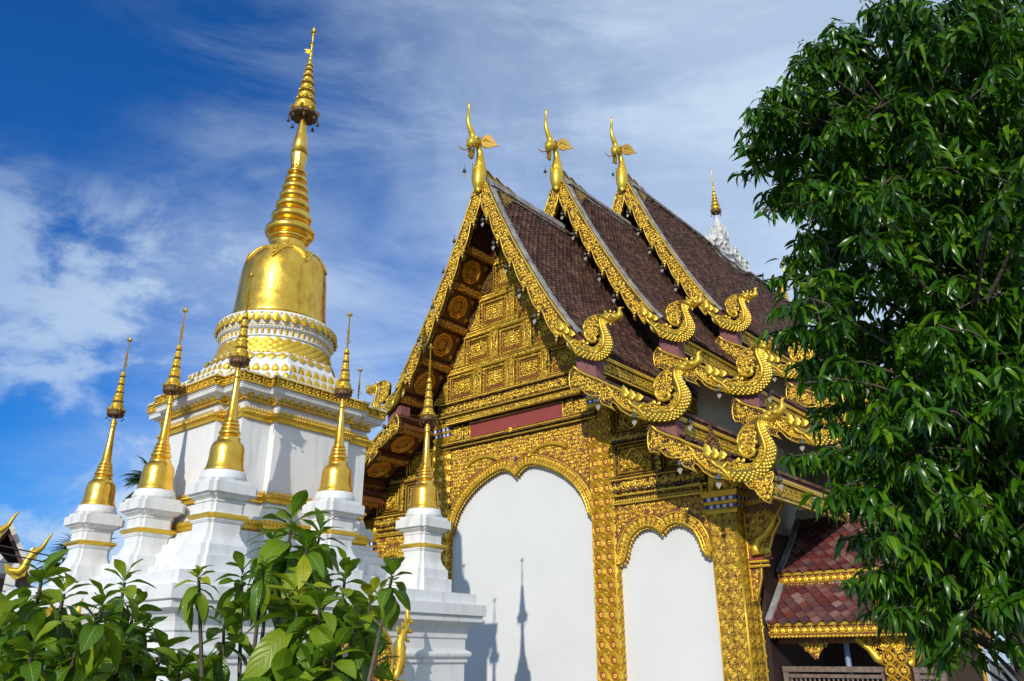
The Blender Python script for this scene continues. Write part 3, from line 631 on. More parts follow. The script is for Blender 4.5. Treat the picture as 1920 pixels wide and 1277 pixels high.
def flame(mb, F, b, t, w, z, th=.05, m=0):
    b = np.array(b); t = np.array(t); d = t - b; L = np.linalg.norm(d); d /= L; n = np.array([d[1], -d[0]])
    inst(mb, F, petal(0, 0, 1, 1, .5), [(b[0], b[1], z)], [n[0] * w, n[1] * w, 0], [d[0] * L, d[1] * L, 0], [0, 0, th], m)
def naga(sec, ou, ow, fu, fw, shear, sg, board=True, pendant=False, name='naga_finial'):
    F0 = front(sec['v0'])
    f = (lambda p: F0(np.c_[sg * (ou + p[:, 0] * fu), ow + p[:, 1] * fw - shear * p[:, 0] * fu, p[:, 2]]))
    mb = MB()
    if board:
        prism(mb, f, NBOARD, -.09, .03, 0, .012)
        top = NBOARD[:7]; bot = NBOARD[9:] + NBOARD[:1]
        rim(mb, f, top, .028, .03, 1); rim(mb, f, bot, .016, .03, 1)
        inner = [(.06, -.07), (.33, -.28), (.77, -.52), (1.09, -.71), (1.36, -.90), (1.42, -1.12), (1.13, -1.06), (.86, -.80), (.60, -.84), (.52, -.66), (.33, -.62), (.1, -.45), (-.05, -.44), (-.06, -.2)]
        carve(mb, f, inner, .105, .03, .75, 1, .3, .8)
        rim(mb, f, [(.74, -.50), (.83, -.60), (.86, -.72), (.95, -.84), (1.08, -.98), (1.2, -1.05), (1.38, -1.10), (1.46, -1.24)], .026, .045, 1)
    ribbon(mb, f, NOUT[:16], NIN[:16], .075, -.01, 2); ribbon(mb, f, NOUT[14:], NIN[14:], .085, -.01, 1)
    prism(mb, f, NFIN, -.05, .045, 0, .012)
    rim(mb, f, NFIN[:6], .020, .045, 1)
    sweep(mb, f, np.c_[np.array(NSPI), np.full(len(NSPI), .05)], np.linspace(.03, .045, len(NSPI)), 8, 1)
    carve(mb, f, NFIN, .10, .045, .8, 1, .25, .8)
    o = np.array(NOUT); i_ = np.array(NIN); mid = (o + i_) / 2
    sweep(mb, f, np.c_[(o * .42 + i_ * .58)[5:15], np.full(10, .075)], .026, 6, 1)           # bright ridge along the neck
    rim(mb, f, (i_ * .93 + o * .07)[3:9], .016, .04, 1)
    for k in range(2, 14):                                                                  # scales of green glass
        for tt_ in (.56, .68, .80, .91):
            for fr_ in (.0, .5):
                q0 = o[k] * tt_ + i_[k] * (1 - tt_); q1 = o[k + 1] * tt_ + i_[k + 1] * (1 - tt_); fq = fr_ + (.25 if tt_ in (.68, .91) else 0)
                q = q0 + (q1 - q0) * fq; z = .085 * np.sqrt(max(0, 1 - (2 * tt_ - 1) ** 2)) ** .7
                inst(mb, f, DOT, [(q[0], q[1], z * .88 - .01)], [.056, 0, 0], [0, .056, 0], [0, 0, .020], 1)
    carve(mb, f, np.r_[(o * .45 + i_ * .55)[2:10], (o * .04 + i_ * .96)[2:10][::-1]], .075, .07, .6, 1, .3, .8)
    for b, t, w in FLAMES: flame(mb, f, b, t, w, .04, .07, 1); flame(mb, f, (b[0], b[1]), (b[0] * .5 + t[0] * .5, b[1] * .5 + t[1] * .5), w * .6, .07, .06, 1)
    # shoulder mask and ribbons of the makara the naga comes out of
    rim(mb, f, [(1.18, -.84), (1.27, -.95), (1.38, -1.02), (1.46, -1.12), (1.53, -1.26)], .035, .07, 1)
    rim(mb, f, [(1.40, -1.0), (1.5, -.93), (1.56, -.98), (1.64, -.93), (1.70, -.97)], .028, .07, 1)
    # head: brow, eye, jaw, beard, crest
    for c, s_ in (((2.33, -.21), (.11, .07)), ((2.27, -.25), (.10, .08)), ((2.45, -.20), (.07, .06))):
        inst(mb, f, dot(0, 0, 1, 1, 10), [(c[0], c[1], .05)], [s_[0], 0, 0], [0, s_[1], 0], [0, 0, .06], 1)
    inst(mb, f, DOT, [(2.40, -.205, .10)], [.04, 0, 0], [0, .04, 0], [0, 0, .05], 3)
    rim(mb, f, [(2.22, -.30), (2.30, -.36), (2.38, -.36), (2.43, -.32)], .022, .03, 1)
    for b, t in (((2.27, -.33), (2.22, -.44)), ((2.33, -.34), (2.36, -.43)), ((2.26, -.16), (2.22, -.09)), ((2.36, -.13), (2.36, -.05)), ((2.44, -.13), (2.47, -.06))): flame(mb, f, b, t, .05, .03, .04, 1)
    if pendant:
        prism(mb, f, NPEN, -.05, .02, 0, .01); carve(mb, f, NPEN, .10, .02, .8, 1, .2, .75); rim(mb, f, NPEN, .013, .02, 1, True)
    return mb

roofs = []
for gi, s in enumerate(SEC):
    cA, cB, cC = Curve(prof(PA, s)), Curve(prof(PB, s)), Curve(prof(PC, s))
    v0, v1, w = s['v0'], s['v1'], s['w']
    mb = MB()
    vin = {0: (.0, .0, .0), 1: (2.35, 2.35, 2.35), 2: (5.95, 5.95, 5.95)}[gi]
    for sg in (1, -1):
        for ci, (cu, e, wd) in enumerate(((cA, .142, .172), (cB, .142, .172), (cC, .142, .172))):
            slab(mb, cu, v0 + .02, v1, sg, -.13, -.01, 1)
            if sg > 0: tiles(mb, cu, v0 + .2, v1, e, wd, sg, .055, .24 if ci == 0 else .06)
            else: tiles(mb, cu, v0 + .2, min(v1, v0 + 3.6), e, wd, sg, .055, .24 if ci == 0 else .06)
    roof = mb.build('roof', [TILE, DARK], HALL)
    # ridge cap
    mb = MB(); zt = w + .27 * s['sw']
    F = lambda p: H(np.c_[p[:, 0], p[:, 2], p[:, 1]])
    prism(mb, F, [(-.28, zt - .62), (-.29, zt - .46), (-.17, zt - .22), (-.15, zt - .02), (-.09, zt + .06), (.09, zt + .06), (.15, zt - .02), (.17, zt - .22), (.29, zt - .46), (.28, zt - .62)], v0 + .05, v1 - (1.3 if gi < 2 else 0))
    mb.build('ridge_cap', CEMENT, roof)
    # verge caps and gilt barge boards
    for sg in (1, -1):
        mb = MB(); slab(mb, cA, v0 + .035, v0 + .19, sg, .0, .06, 0, .10, cA.L - .55); mb.build('verge_cap', CEMENT, roof)
        mb = MB(); F = front(v0); F = F if sg > 0 else mirror(F)
        Lb = cA.L - .75; ss = np.linspace(.0, Lb, 160); p, t, n = cA.at(ss); P_ = .86; p = p + np.c_[ss * 0, .18 * np.clip(1 - ss / .3, 0, 1)]
        ph = ((ss - .30) % P_) / P_; wd = np.where(ss < .30, .5, .29 + .10 * np.sin(np.clip(ph, 0, 1) * pi * .70) ** 1.1)
        wd = np.where((ph > .88) & (ss > .3), .29 + .10 * np.sin(.88 * pi * .7) ** 1.1 * (1 - ph) / .12, wd)
        lowe = p - n * wd[:, None]; lowe[:, 0] = np.maximum(lowe[:, 0], .004)
        top = p + n * .012; top[0] = (0.004, top[0, 1])
        poly = np.r_[top, lowe[::-1]]
        keep = [0]
        for i in range(1, len(poly)):
            if np.linalg.norm(poly[i] - poly[keep[-1]]) > .02: keep.append(i)
        poly = poly[keep]
        prism(mb, F, poly, -.10, .02, 0)
        inner = np.r_[p - n * .035, (p - n * np.maximum(wd - .02, .1)[:, None])[::-1]]; inner[:, 0] = np.maximum(inner[:, 0], .02)
        carve(mb, F, inner[::4], .115 * s['sw'], .02, .95, 1, .22, .84)
        rim(mb, F, (p - n * .012)[2::3], .024, .03, 1); rim(mb, F, lowe[6::2], .018, .025, 1)
        k = 0
        while .30 + (k + 1) * P_ < Lb + .1:                              # hanging leaf drops at each scallop
            sE = .30 + (k + 1) * P_ - .05; q, _, nn = cA.at(min(sE, Lb)); b = (q - nn * .36)[0]
            dr = [(b[0] + .02, b[1] + .16), (b[0] - .07, b[1] + .12), (b[0] - .09, b[1] + .0), (b[0] - .045, b[1] - .05), (b[0] - .05, b[1] - .13), (b[0] - .0, b[1] - .24), (b[0] + .02, b[1] - .12), (b[0] + .06, b[1] - .04), (b[0] + .09, b[1] + .06)]
            prism(mb, F, dr, -.06, .03, 0, .01)
            for dx, dy, sz in ((-.03, .06, .13), (.0, -.04, .10), (-.01, -.12, .07), (.04, .03, .09)):
                inst(mb, F, FLOWER if sz > .11 else LEAF3, [(b[0] + dx, b[1] + dy, .03)], [sz, 0, 0], [0, -sz, 0], [0, 0, sz], 1)
            k += 1
        mb.build('bargeboard', [BACK, GOLD], roof)
    # naga finials: upper, middle and lower roof
    A0 = (3.18 * s['su'], w - 5.58 * s['sw'])
    for sg in ((1, -1) if gi == 0 else (1,)):
        fu = 1.03 * s['su']; fw = 1.0 * s['sw']; sh = .45
        naga(s, A0[0] - 1.82 * fu, A0[1] + 1.31 * fw + sh * 1.82 * fu, fu, fw, sh, sg, False).build('naga_finial', [BACK, GOLD, SCALEG, MAROON], roof)
        naga(s, 2.74 * s['su'], w - 5.62 * s['sw'], 1.12 * s['su'], 1.0 * s['sw'], .14, sg).build('naga_finial', [BACK, GOLD, SCALEG, MAROON], roof)
        naga(s, 4.52 * s['su'], w - 7.25 * s['sw'], 1.0 * s['su'], 1.0 * s['sw'], 0.0, sg, True, True).build('naga_finial', [BACK, GOLD, SCALEG, MAROON], roof)
        for (u0, w0, u1, w1) in ((2.74, -5.72, 3.22, -5.36), (4.52, -7.36, 4.98, -7.0)):
            mb = MB(); F = front(v0); F = F if sg > 0 else mirror(F)
            box(mb, F, u0 * s['su'], u1 * s['su'], w + (w0 - .25) * s['sw'], w + w1 * s['sw'], -.42, -.11); mb.build('purlin_end', PINK, roof)
        # eave boards
        for cu in (cA, cB, cC):
            e = cu.P[-1]; mb = MB(); F = sidep(0) if sg > 0 else (lambda p: H(np.c_[-p[:, 2], p[:, 0], p[:, 1]]))
            ue = e[0] - .06; va = v0 + .12; vb = v1 if sg > 0 else min(v1, 2.3)
            box(mb, F, va, vb, e[1] - .13, e[1] - .05, ue - .04, ue + .05, 1)
            box(mb, F, va, vb, e[1] - .40, e[1] - .135, ue - .06, ue, 0)
            box(mb, F, va, vb, e[1] - .44, e[1] - .405, ue - .06, ue + .02, 1)
            if sg > 0: carve(mb, F, [(va, e[1] - .40), (min(vb, va + 5), e[1] - .40), (min(vb, va + 5), e[1] - .13), (va, e[1] - .13)], .10, ue, .6, 1, .3, .85)
            rowrun(mb, F, (va, e[1] - .09), (vb, e[1] - .09), .05, DOT, .045, .05, .03, ue + .05, 1)
            mb.build('eave_board', [BACK, GOLD], roof)
    roofs.append((roof, cA, cB, cC))

# soffit of the front overhang: cross beams and octagonal medallions
def medallions(cu, svals, vc, rad, sg, sl):
    for s_ in svals:
        p, t, n = cu.at(s_); p = p[0] - n[0] * .135; t = t[0]; n = n[0]
        F = lambda q, p=p, t=t, n=n: H(np.c_[sg * (p[0] + t[0] * q[:, 1] - n[0] * q[:, 2]), vc + q[:, 0], p[1] + t[1] * q[:, 1] - n[1] * q[:, 2]])
        mb = MB(); a = np.arange(8) * pi / 4 + pi / 8
        box(mb, F, -.56, .56, -sl, sl, -.0, .015, 0)
        for r, rr, m_ in ((rad, .045, 1), (rad * .74, .03, 1)):
            sweep(mb, F, np.c_[r * np.cos(a), r * 1.0 * np.sin(a), np.full(8, .04)], rr, 6, m_, False, True)
        prism(mb, F, np.c_[rad * .7 * np.cos(a), rad * .7 * np.sin(a)], .015, .03, 0)
        carve(mb, F, np.c_[rad * .7 * np.cos(a), rad * .7 * np.sin(a)], .09, .03, .7, 1, .3, .8)
        inst(mb, F, FLOWER, [(0, 0, .03)], [.22, 0, 0], [0, .22, 0], [0, 0, .2], 1)
        for cx_, cy_ in ((-.47, -sl + .1), (.47, -sl + .1), (-.47, sl - .1), (.47, sl - .1)):
            inst(mb, F, LEAF3, [(cx_, cy_, .015)], [.18, 0, 0], [0, .18, 0], [0, 0, .2], 1)
        mb.build('soffit_medallion', [MED, MEDG], HALL)
def soffit_beams(cu, svals, sg):
    for s_ in svals:
        p, t, n = cu.at(s_); p = p[0] - n[0] * .135; t = t[0]; n = n[0]
        F = lambda q, p=p, t=t, n=n: H(np.c_[sg * (p[0] + t[0] * q[:, 1] - n[0] * q[:, 2]), -1.3 + q[:, 0], p[1] + t[1] * q[:, 1] - n[1] * q[:, 2]])
        mb = MB(); box(mb, F, 0, 1.15, -.1, .1, 0, .2, 0)
        for f2 in (lambda q, F=F: F(np.c_[q[:, 0], .1 + q[:, 2], q[:, 1]]), lambda q, F=F: F(np.c_[q[:, 0], q[:, 1], .2 + q[:, 2]])):
            y0, y1 = (0.0, .2) if f2(np.zeros((1, 3)))[0, 2] != F(np.array([[0, 0, .2]]))[0, 2] else (-.1, .1)
            carve(mb, f2, [(.03, y0), (1.1, y0), (1.1, y1), (.03, y1)], .095, 0, .6, 1, .3, .85)
        mb.build('soffit_beam', [MED, MEDG], HALL)
MED = mat('soffit_ground', (0.20, 0.075, 0.018), 0.5, 0.2, var=(0.10, 0.03, 0.012), vscale=20)
MEDG = mat('soffit_gold', (0.62, 0.31, 0.03), 0.38, 0.5)
cA1, cB1, cC1 = roofs[0][1:]
for sg in (-1, 1):
    medallions(cA1, (2.30, 3.27, 4.33, 5.42), -.72, .30, sg, .36); soffit_beams(cA1, (1.8, 2.78, 3.80, 4.87, 5.95), sg)
    medallions(cB1, (.75, 1.75), -.72, .30, sg, .33); soffit_beams(cB1, (.25, 1.25, 2.3), sg)
    medallions(cC1, (.75, 1.65), -.72, .28, sg, .30); soffit_beams(cC1, (.25, 1.2, 2.15), sg)

# gable wall -------------------------------------------------------
GV = -.15; FG = front(GV)
def tri(w, m=.16):     # half width of the gable under the roof at height w
    p, t, n = cA1.at(np.linspace(0, cA1.L, 200)); q = p - n * .15; return float(np.interp(-w, -q[:, 1], q[:, 0])) - m
mb = MB(); ws = np.linspace(7.45, 12.4, 14); lft = [(-min(tri(w, 0), 2.5), w) for w in ws]; rgt = [(-a, b) for a, b in lft]
prism(mb, FG, lft + rgt[::-1], -.16, 0.0, 0)
rows = [(7.80, 8.57, (-1.09, 0.0, 1.09)), (8.70, 9.49, (-.545, .545)), (9.61, 10.42, (0.0,)), (10.54, 11.35, ())]
def band(w0, w1, hw, z, m0=0, teeth=True):
    z = .05; box(mb, FG, -hw, hw, w0, w1, 0, z, 0); carve(mb, FG, [(-hw, w0), (hw, w0), (hw, w1), (-hw, w1)], (w1 - w0) * .62, z, .8, 1, .25, .85)
    for ww in (w0 + .012, w1 - .012): sweep(mb, FG, [(-hw, ww, z), (hw, ww, z)], .014, 6, 1)
for w0, w1, posts in rows:
    hw = tri(w1); band(w1, w1 + .12, hw + .04, .09)
    xs = [-tri(w0) + .02] + list(posts) + [tri(w0) - .02]
    for x in posts:
        box(mb, FG, x - .095, x + .095, w0, w1, 0, .04, 0); carve(mb, FG, [(x - .075, w0), (x + .075, w0), (x + .075, w1), (x - .075, w1)], .075, .04, .8, 1, .2, .88)
        for dx in (-.088, .088): sweep(mb, FG, [(x + dx, w0, .04), (x + dx, w1, .04)], .016, 6, 1)
    for a, b in zip(xs[:-1], xs[1:]):
        if len(xs) > 2:
            a2 = a + .10 if a > -tri(w0) + .05 else max(a, -tri(w1) + .02); b2 = b - .10 if b < tri(w0) - .05 else min(b, tri(w1) - .02)
        else: a2, b2 = -tri(w1) + .02, tri(w1) - .02
        if b2 - a2 < .2: continue
        for k, (d, z) in enumerate(((.02, .05), (.11, .035), (.17, .02))):
            x0, x1, y0, y1 = a2 + d, b2 - d, w0 + d, w1 - d
            if x1 - x0 < .1: continue
            r = .013 if k else .018
            sweep(mb, FG, [(x0, y0, z), (x1, y0, z), (x1, y1, z), (x0, y1, z)], r, 4, 1, False, True)
        x0, x1, y0, y1 = a2 + .03, b2 - .03, w0 + .03, w1 - .03
        for q in ([(x0, y0), (x1, y0), (x1, y0 + .09), (x0, y0 + .09)], [(x0, y1 - .09), (x1, y1 - .09), (x1, y1), (x0, y1)], [(x0, y0), (x0 + .09, y0), (x0 + .09, y1), (x0, y1)], [(x1 - .09, y0), (x1, y0), (x1, y1), (x1 - .09, y1)]):
            carve(mb, FG, q, .068, .01, .8, 1, .2, .88)
        d = .15
        if x1 - x0 > .42:
            box(mb, FG, x0 + .10, x1 - .10, y0 + .10, y0 + .145, 0, .012, 2); box(mb, FG, x0 + .10, x0 + .145, y0 + .147, y1 - .10, 0, .012, 2)
            carve(mb, FG, [(x0 + d, y0 + d), (x1 - d, y0 + d), (x1 - d, y1 - d), (x0 + d, y1 - d)], .08, .005, 1.0, 1, .2, .86)
            inst(mb, FG, FLOWER, [((x0 + x1) / 2, (y0 + y1) / 2, .03)], [.2, 0, 0], [0, .2, 0], [0, 0, .22], 1)
        for sgn, xe, xt in ((-1, a, a2), (1, b, b2)):
            if abs(xe) > tri(w1) and len(xs) > 2:
                carve(mb, FG, [(xe, w0 + .03), (xt, w0 + .03), (xt, w1 - .03)], .09, .0, .7, 1, .15, .8)
carve(mb, FG, [(-tri(11.45), 11.47), (tri(11.45), 11.47), (.02, 12.25), (-.02, 12.25)], .10, .0, .8, 1, .2, .8)
mb.build('gable_panel', [BACK, GOLD, MAROON], HALL)
mb = MB()
box(mb, FG, -2.32, 2.32, 7.43, 7.72, 0, .09, 0); carve(mb, FG, [(-2.32, 7.45), (2.32, 7.45), (2.32, 7.71), (-2.32, 7.71)], .115, .09, .85, 1, .2, .86)
box(mb, FG, -2.34, 2.34, 7.722, 7.80, 0, .15, 0); rowrun(mb, FG, (-2.34, 7.76), (2.34, 7.76), .05, DOT, .045, .06, .06, .15, 1)
box(mb, FG, -2.34, 2.34, 7.39, 7.428, 0, .15, 0); rowrun(mb, FG, (-2.34, 7.41), (2.34, 7.41), .04, DOT, .036, .04, .06, .15, 1)
box(mb, FG, -2.15, 2.15, 7.20, 7.387, 0, .06, 0); carve(mb, FG, [(-2.15, 7.22), (2.15, 7.22), (2.15, 7.37), (-2.15, 7.37)], .085, .06, .6, 1, .2, .8)
for ww in (7.225, 7.37): sweep(mb, FG, [(-2.15, ww, .07), (2.15, ww, .07)], .016, 6, 1)
mb.build('tie_beam', [BACK, GOLD], HALL)
F0 = front(0.0)
mb = MB(); box(mb, F0, -1.44, 1.44, 6.76, 7.20, 0, .05); mb.build('sign_panel', MAROON, HALL)
mb = MB()
for sg in (1, -1):
    F = F0 if sg > 0 else mirror(F0)
    box(mb, F, 1.44, 2.16, 6.76, 7.20, 0, .045, 0)
    for x in (1.46, 1.72): sweep(mb, F, [(x, 6.77, .05), (x, 7.2, .05)], .02, 6, 1)
    carve(mb, F, [(1.48, 6.78), (1.70, 6.78), (1.70, 7.19), (1.48, 7.19)], .11, .045, .7, 1, .2, .8); carve(mb, F, [(1.75, 6.78), (2.15, 6.78), (2.15, 7.19), (1.75, 7.19)], .12, .045, .8, 1, .2, .75)
sweep(mb, F0, [(-1.44, 7.19, .06), (1.44, 7.19, .06)], .018, 6, 1)
box(mb, F0, -2.42, 2.42, 6.67, 6.76, 0, .20, 0); box(mb, F0, -2.40, 2.40, 6.60, 6.668, 0, .12, 0)
rowrun(mb, F0, (-2.42, 6.715), (2.42, 6.715), .045, DOT, .04, .05, .06, .20, 1); rowrun(mb, F0, (2.40, 6.66), (-2.40, 6.66), .05, PETAL, .05, .06, .05, .12, 1)
inst(mb, F0, FLOWER, [(0, 6.72, .22)], [.16, 0, 0], [0, .16, 0], [0, 0, .2], 1)
mb.build('ledge', [BACK, GOLD], HALL)

# arches -----------------------------------------------------------
ARCH = [(-2.12, 4.45), (-2.03, 4.55), (-1.98, 4.74), (-1.86, 5.0), (-1.66, 5.25), (-1.4, 5.47), (-1.1, 5.65), (-.79, 5.78), (-.53, 5.86), (-.32, 5.86), (-.15, 5.78), (0, 5.63)]
ARCH = ARCH + [(-a, b) for a, b in ARCH[:-1][::-1]]
SARCH = [(2.75, 3.42), (2.86, 3.45), (2.93, 3.56), (2.985, 3.77), (3.09, 3.96), (3.27, 4.09), (3.46, 4.13), (3.60, 4.10), (3.70, 4.04), (3.79, 3.94)]
SARCH = SARCH + [(7.58 - a, b) for a, b in SARCH[:-1][::-1]]
def arch(name, pts, x0, x1, wt, sg=1, med=None):
    F = F0 if sg > 0 else mirror(F0); mb = MB(); P_ = np.array(pts)
    poly = [(x0, P_[0, 1])] + list(map(tuple, P_)) + [(x1, P_[-1, 1]), (x1, wt), (x0, wt)]
    prism(mb, F, poly, -.12, .02, 0)
    d = np.gradient(P_, axis=0); d /= np.linalg.norm(d, axis=1)[:, None]; nn = np.c_[-d[:, 1], d[:, 0]]
    for o, r in ((.02, .030), (.085, .018), (.21, .022)): rim(mb, F, P_ + nn * o, r, .03, 1)
    c = Curve(P_); ss = np.arange(.03, c.L, .085); p, t, n = c.at(ss); k = len(ss)
    inst(mb, F, FLOWER, np.c_[p + n * .145, np.full(k, .02)], np.c_[t * .11, np.zeros(k)], np.c_[n * .11, np.zeros(k)], [0, 0, .14], 1)
    inst(mb, F, DOT, np.c_[p + n * .05, np.full(k, .03)], np.c_[t * .07, np.zeros(k)], np.c_[n * .05, np.zeros(k)], [0, 0, .06], 1)
    inst(mb, F, PETAL, np.c_[p + n * .01, np.full(k, -.02)], np.c_[t * .085, np.zeros(k)], np.c_[-n * .075, np.zeros(k)], [0, 0, .08], 1)
    up = P_ + nn * .25
    poly2 = [(x0 + .03, max(P_[0, 1] + .2, up[0, 1]))] + [tuple(q) for q in up if x0 < q[0] < x1] + [(x1 - .03, max(P_[-1, 1] + .2, up[-1, 1])), (x1 - .03, wt - .02), (x0 + .03, wt - .02)]
    carve(mb, F, poly2, .12, .02, 1.0, 1, .22, .86)
    for (xm, wm, rx, ry) in (med or []):
        a = np.linspace(.15 * pi, .85 * pi, 12); sweep(mb, F, np.c_[xm + rx * np.cos(a), wm + ry * np.sin(a), np.full(12, .06)], .045, 6, 1)
    if med: inst(mb, F, DOT, [(0.02, 6.07, .05)], [.05, 0, 0], [0, .11, 0], [0, 0, .06], 2)
    mb.build(name, [BACKR, GOLD, BLUE], HALL)
arch('arch_screen', ARCH, -2.15, 2.15, 6.6, 1, [(-1.0, 5.9, .62, .34), (1.0, 5.9, .62, .34)])
for sg in (1, -1): arch('arch_screen', SARCH, 2.71, 4.87, 4.62, sg)
# aisle beams and the panels above them
for sg in (1, -1):
    F = F0 if sg > 0 else mirror(F0); mb = MB()
    box(mb, F, 2.71, 4.88, 4.88, 5.17, -.1, .08, 0); carve(mb, F, [(2.71, 4.90), (4.88, 4.90), (4.88, 5.1), (2.71, 5.1)], .13, .08, .7, 1, .2, .75)
    box(mb, F, 2.69, 4.9, 5.10, 5.17, .082, .12, 0); rowrun(mb, F, (2.69, 5.135), (4.9, 5.135), .045, DOT, .04, .045, .05, .12, 1)
    box(mb, F, 2.71, 4.88, 4.74, 4.878, -.1, .03, 0); carve(mb, F, [(2.71, 4.75), (4.88, 4.75), (4.88, 4.87), (2.71, 4.87)], .075, .03, .6, 1, .2, .8)
    box(mb, F, 2.69, 4.9, 4.79, 4.82, .03, .10, 1); box(mb, F, 2.69, 4.9, 4.62, 4.66, -.1, .09, 1); box(mb, F, 2.71, 4.88, 4.66, 4.738, -.1, .05, 0)
    rowrun(mb, F, (2.7, 4.70), (4.88, 4.70), .06, FLOWER, .06, .06, .06, .05, 1)
    mb.build('aisle_beam', [BACK, GOLD], HALL)
    mb = MB(); prism(mb, F, [(2.5, 5.17), (5.3, 5.17), (5.0, 6.0), (4.7, 6.2), (3.3, 7.0), (2.5, 7.5)], -.12, -.02, 0)
    for x0, x1, y0, y1 in ((2.78, 3.75, 5.22, 5.92), (3.95, 4.85, 5.22, 5.92), (2.78, 3.75, 6.15, 6.72)):
        for d, z in ((0, .02), (.09, .01), (.2, .02)): sweep(mb, F, [(x0 + d, y0 + d * .8, z), (x1 - d, y0 + d * .8, z), (x1 - d, y1 - d * .8, z), (x0 + d, y1 - d * .8, z)], .018, 4, 1, False, True)
        carve(mb, F, [(x0 + .1, y0 + .08), (x1 - .1, y0 + .08), (x1 - .1, y1 - .08), (x0 + .1, y1 - .08)], .11, -.02, .7, 1, .2, .8)
        a = np.arange(24) * 2 * pi / 24; r = .19 * (1 + .12 * np.cos(4 * a)); rim(mb, F, np.c_[(x0 + x1) / 2 + r * np.cos(a), (y0 + y1) / 2 + r * np.sin(a)], .022, .03, 1, True)
    box(mb, F, 2.7, 4.4, 5.96, 6.12, -.02, .06, 0); carve(mb, F, [(2.7, 5.97), (4.4, 5.97), (4.4, 6.11), (2.7, 6.11)], .09, .06, .6, 1, .2, .8)
    box(mb, F, 3.78, 3.92, 5.18, 5.955, -.02, .06, 0); carve(mb, F, [(3.79, 5.2), (3.91, 5.2), (3.91, 5.95), (3.79, 5.95)], .08, .06, .6, 1, .2, .8)
    mb.build('aisle_panel', [BACK, GOLD], HALL)
mb = MB(); box(mb, F0, -4.88, -2.71, .5, 4.75, -.3, -.13); box(mb, F0, 2.71, 4.88, .5, 4.75, -.3, -.13); box(mb, F0, -2.15, 2.15, .5, 6.65, -.3, -.13); mb.build('front_wall', INFILL, HALL)

# columns ------------------------------------------------------------
def column(xc, wtop, kind):
    mb = MB(); hw = .275; box(mb, F0, xc - hw, xc + hw, .55, wtop, -.56, .06, 0)
    def sidef(xe): return lambda p: H(np.c_[xe + p[:, 2], -.06 + p[:, 0], p[:, 1]])
    faces = [(F0, xc - hw, xc + hw, .06), (sidef(xc + hw), 0, .62, 0.0)]
    for F, a, b, z in faces:
        if kind == 'medallion':
            n = 2; cw = (b - a) / n; st = .285; k = int((wtop - .6) / st); oc8 = np.arange(8) * pi / 4 + pi / 8
            for i in range(n):
                for j in range(k):
                    x, y = a + (i + .5) * cw, wtop - .16 - j * st
                    if y < 1.0: continue
                    sweep(mb, F, np.c_[x + cw * .46 * np.cos(oc8), y + st * .46 * np.sin(oc8), np.full(8, z + .01)], .024, 4, 1, False, True)
                    sweep(mb, F, np.c_[x + cw * .33 * np.cos(oc8), y + st * .33 * np.sin(oc8), np.full(8, z + .015)], .013, 4, 1, False, True)
                    prism(mb, F, np.c_[x + cw * .27 * np.cos(oc8), y + st * .27 * np.sin(oc8)], z - .01, z + .008, 2)
                    inst(mb, F, FLOWER, [(x, y, z + .008)], [.115, 0, 0], [0, .115, 0], [0, 0, .16], 1)
                    inst(mb, F, DIAMOND, [(x + cw * .5, y + st * .5, z)], [.08, 0, 0], [0, .08, 0], [0, 0, .12], 1)
        else:
            st = .125; ky = int((wtop - .9) / st); kx = int(round((b - a) / st)); stx = (b - a) / kx
            for j in range(ky):
                for i in range(kx):
                    x, y = a + (i + .5) * stx, wtop - .1 - j * st
                    g_ = (i + j) % 2
                    for q in (-.045, -.015, .015, .045):
                        inst(mb, F, DIAMOND, [(x + q * .7, y + (q if g_ else -q) * .7, z)], [.085, -.085 if g_ else .085, 0], [.014, .014 if g_ else -.014, 0], [0, 0, .07], 1)
                    if j % 2 == 0 and i % 2 == 0: inst(mb, F, FLOWER, [(x + stx * .5, y + st * .5, z)], [.12, 0, 0], [0, .12, 0], [0, 0, .16], 1)
        for x in (a + .012, b - .012): sweep(mb, F, [(x, .9, z), (x, wtop, z)], .014, 4, 1)
    col = mb.build('column', [COLG if kind == 'lattice' else COLM, GOLD, MAROON], HALL)
    # capital
    mb = MB(); c = np.array([xc, -.25 + .56 / 2 + .22]); 
    def Fk(p): return H(np.c_[xc + p[:, 0], .25 + p[:, 1], wtop + p[:, 2]])
    lv = [(.315, 0), (.33, .06), (.315, .10), (.315, .10), (.30, .105), (.30, .17), (.34, .18), (.35, .23), (.335, .24), (.335, .31), (.36, .32), (.38, .42), (.35, .44)]
    stack(mb, Fk, [(a, a, 0, z) for a, z in lv], 0)
    for z0, z1, a in ((.107, .168, .304), (.242, .308, .339)):
        for k in range(4):
            for i in range(9):
                x = -a + (i + .5) * 2 * a / 9
                q = [lambda p: np.c_[p[:, 0], -a - p[:, 2], p[:, 1]], lambda p: np.c_[a + p[:, 2], p[:, 0], p[:, 1]], lambda p: np.c_[-p[:, 0], a + p[:, 2], p[:, 1]], lambda p: np.c_[-a - p[:, 2], -p[:, 0], p[:, 1]]][k]
                box(mb, lambda p, q=q: Fk(q(p)), x - a / 9 * .98, x + a / 9 * .98, z0, z1, 0, .006, 1 + i % 2)
    for k in range(16):
        a = k * pi / 8; r = .34 / max(abs(cos(a)), abs(sin(a)))
        inst(mb, Fk, petal(0, 0, 1, 1, .3), [(r * cos(a), r * sin(a), .44)], [-sin(a) * .14, cos(a) * .14, 0], [cos(a) * .06, sin(a) * .06, .24], [cos(a) * .12, sin(a) * .12, 0], 0)
    stack(mb, Fk, [(.27, .27, 0, .42), (.25, .25, 0, .95)], 0)
    mb.build('capital', [GOLDP, BLUE, WMOS], HALL)
column(-2.43, 6.88, 'medallion'); column(2.43, 6.88, 'medallion'); column(5.145, 4.20, 'lattice'); column(-5.145, 4.20, 'lattice')

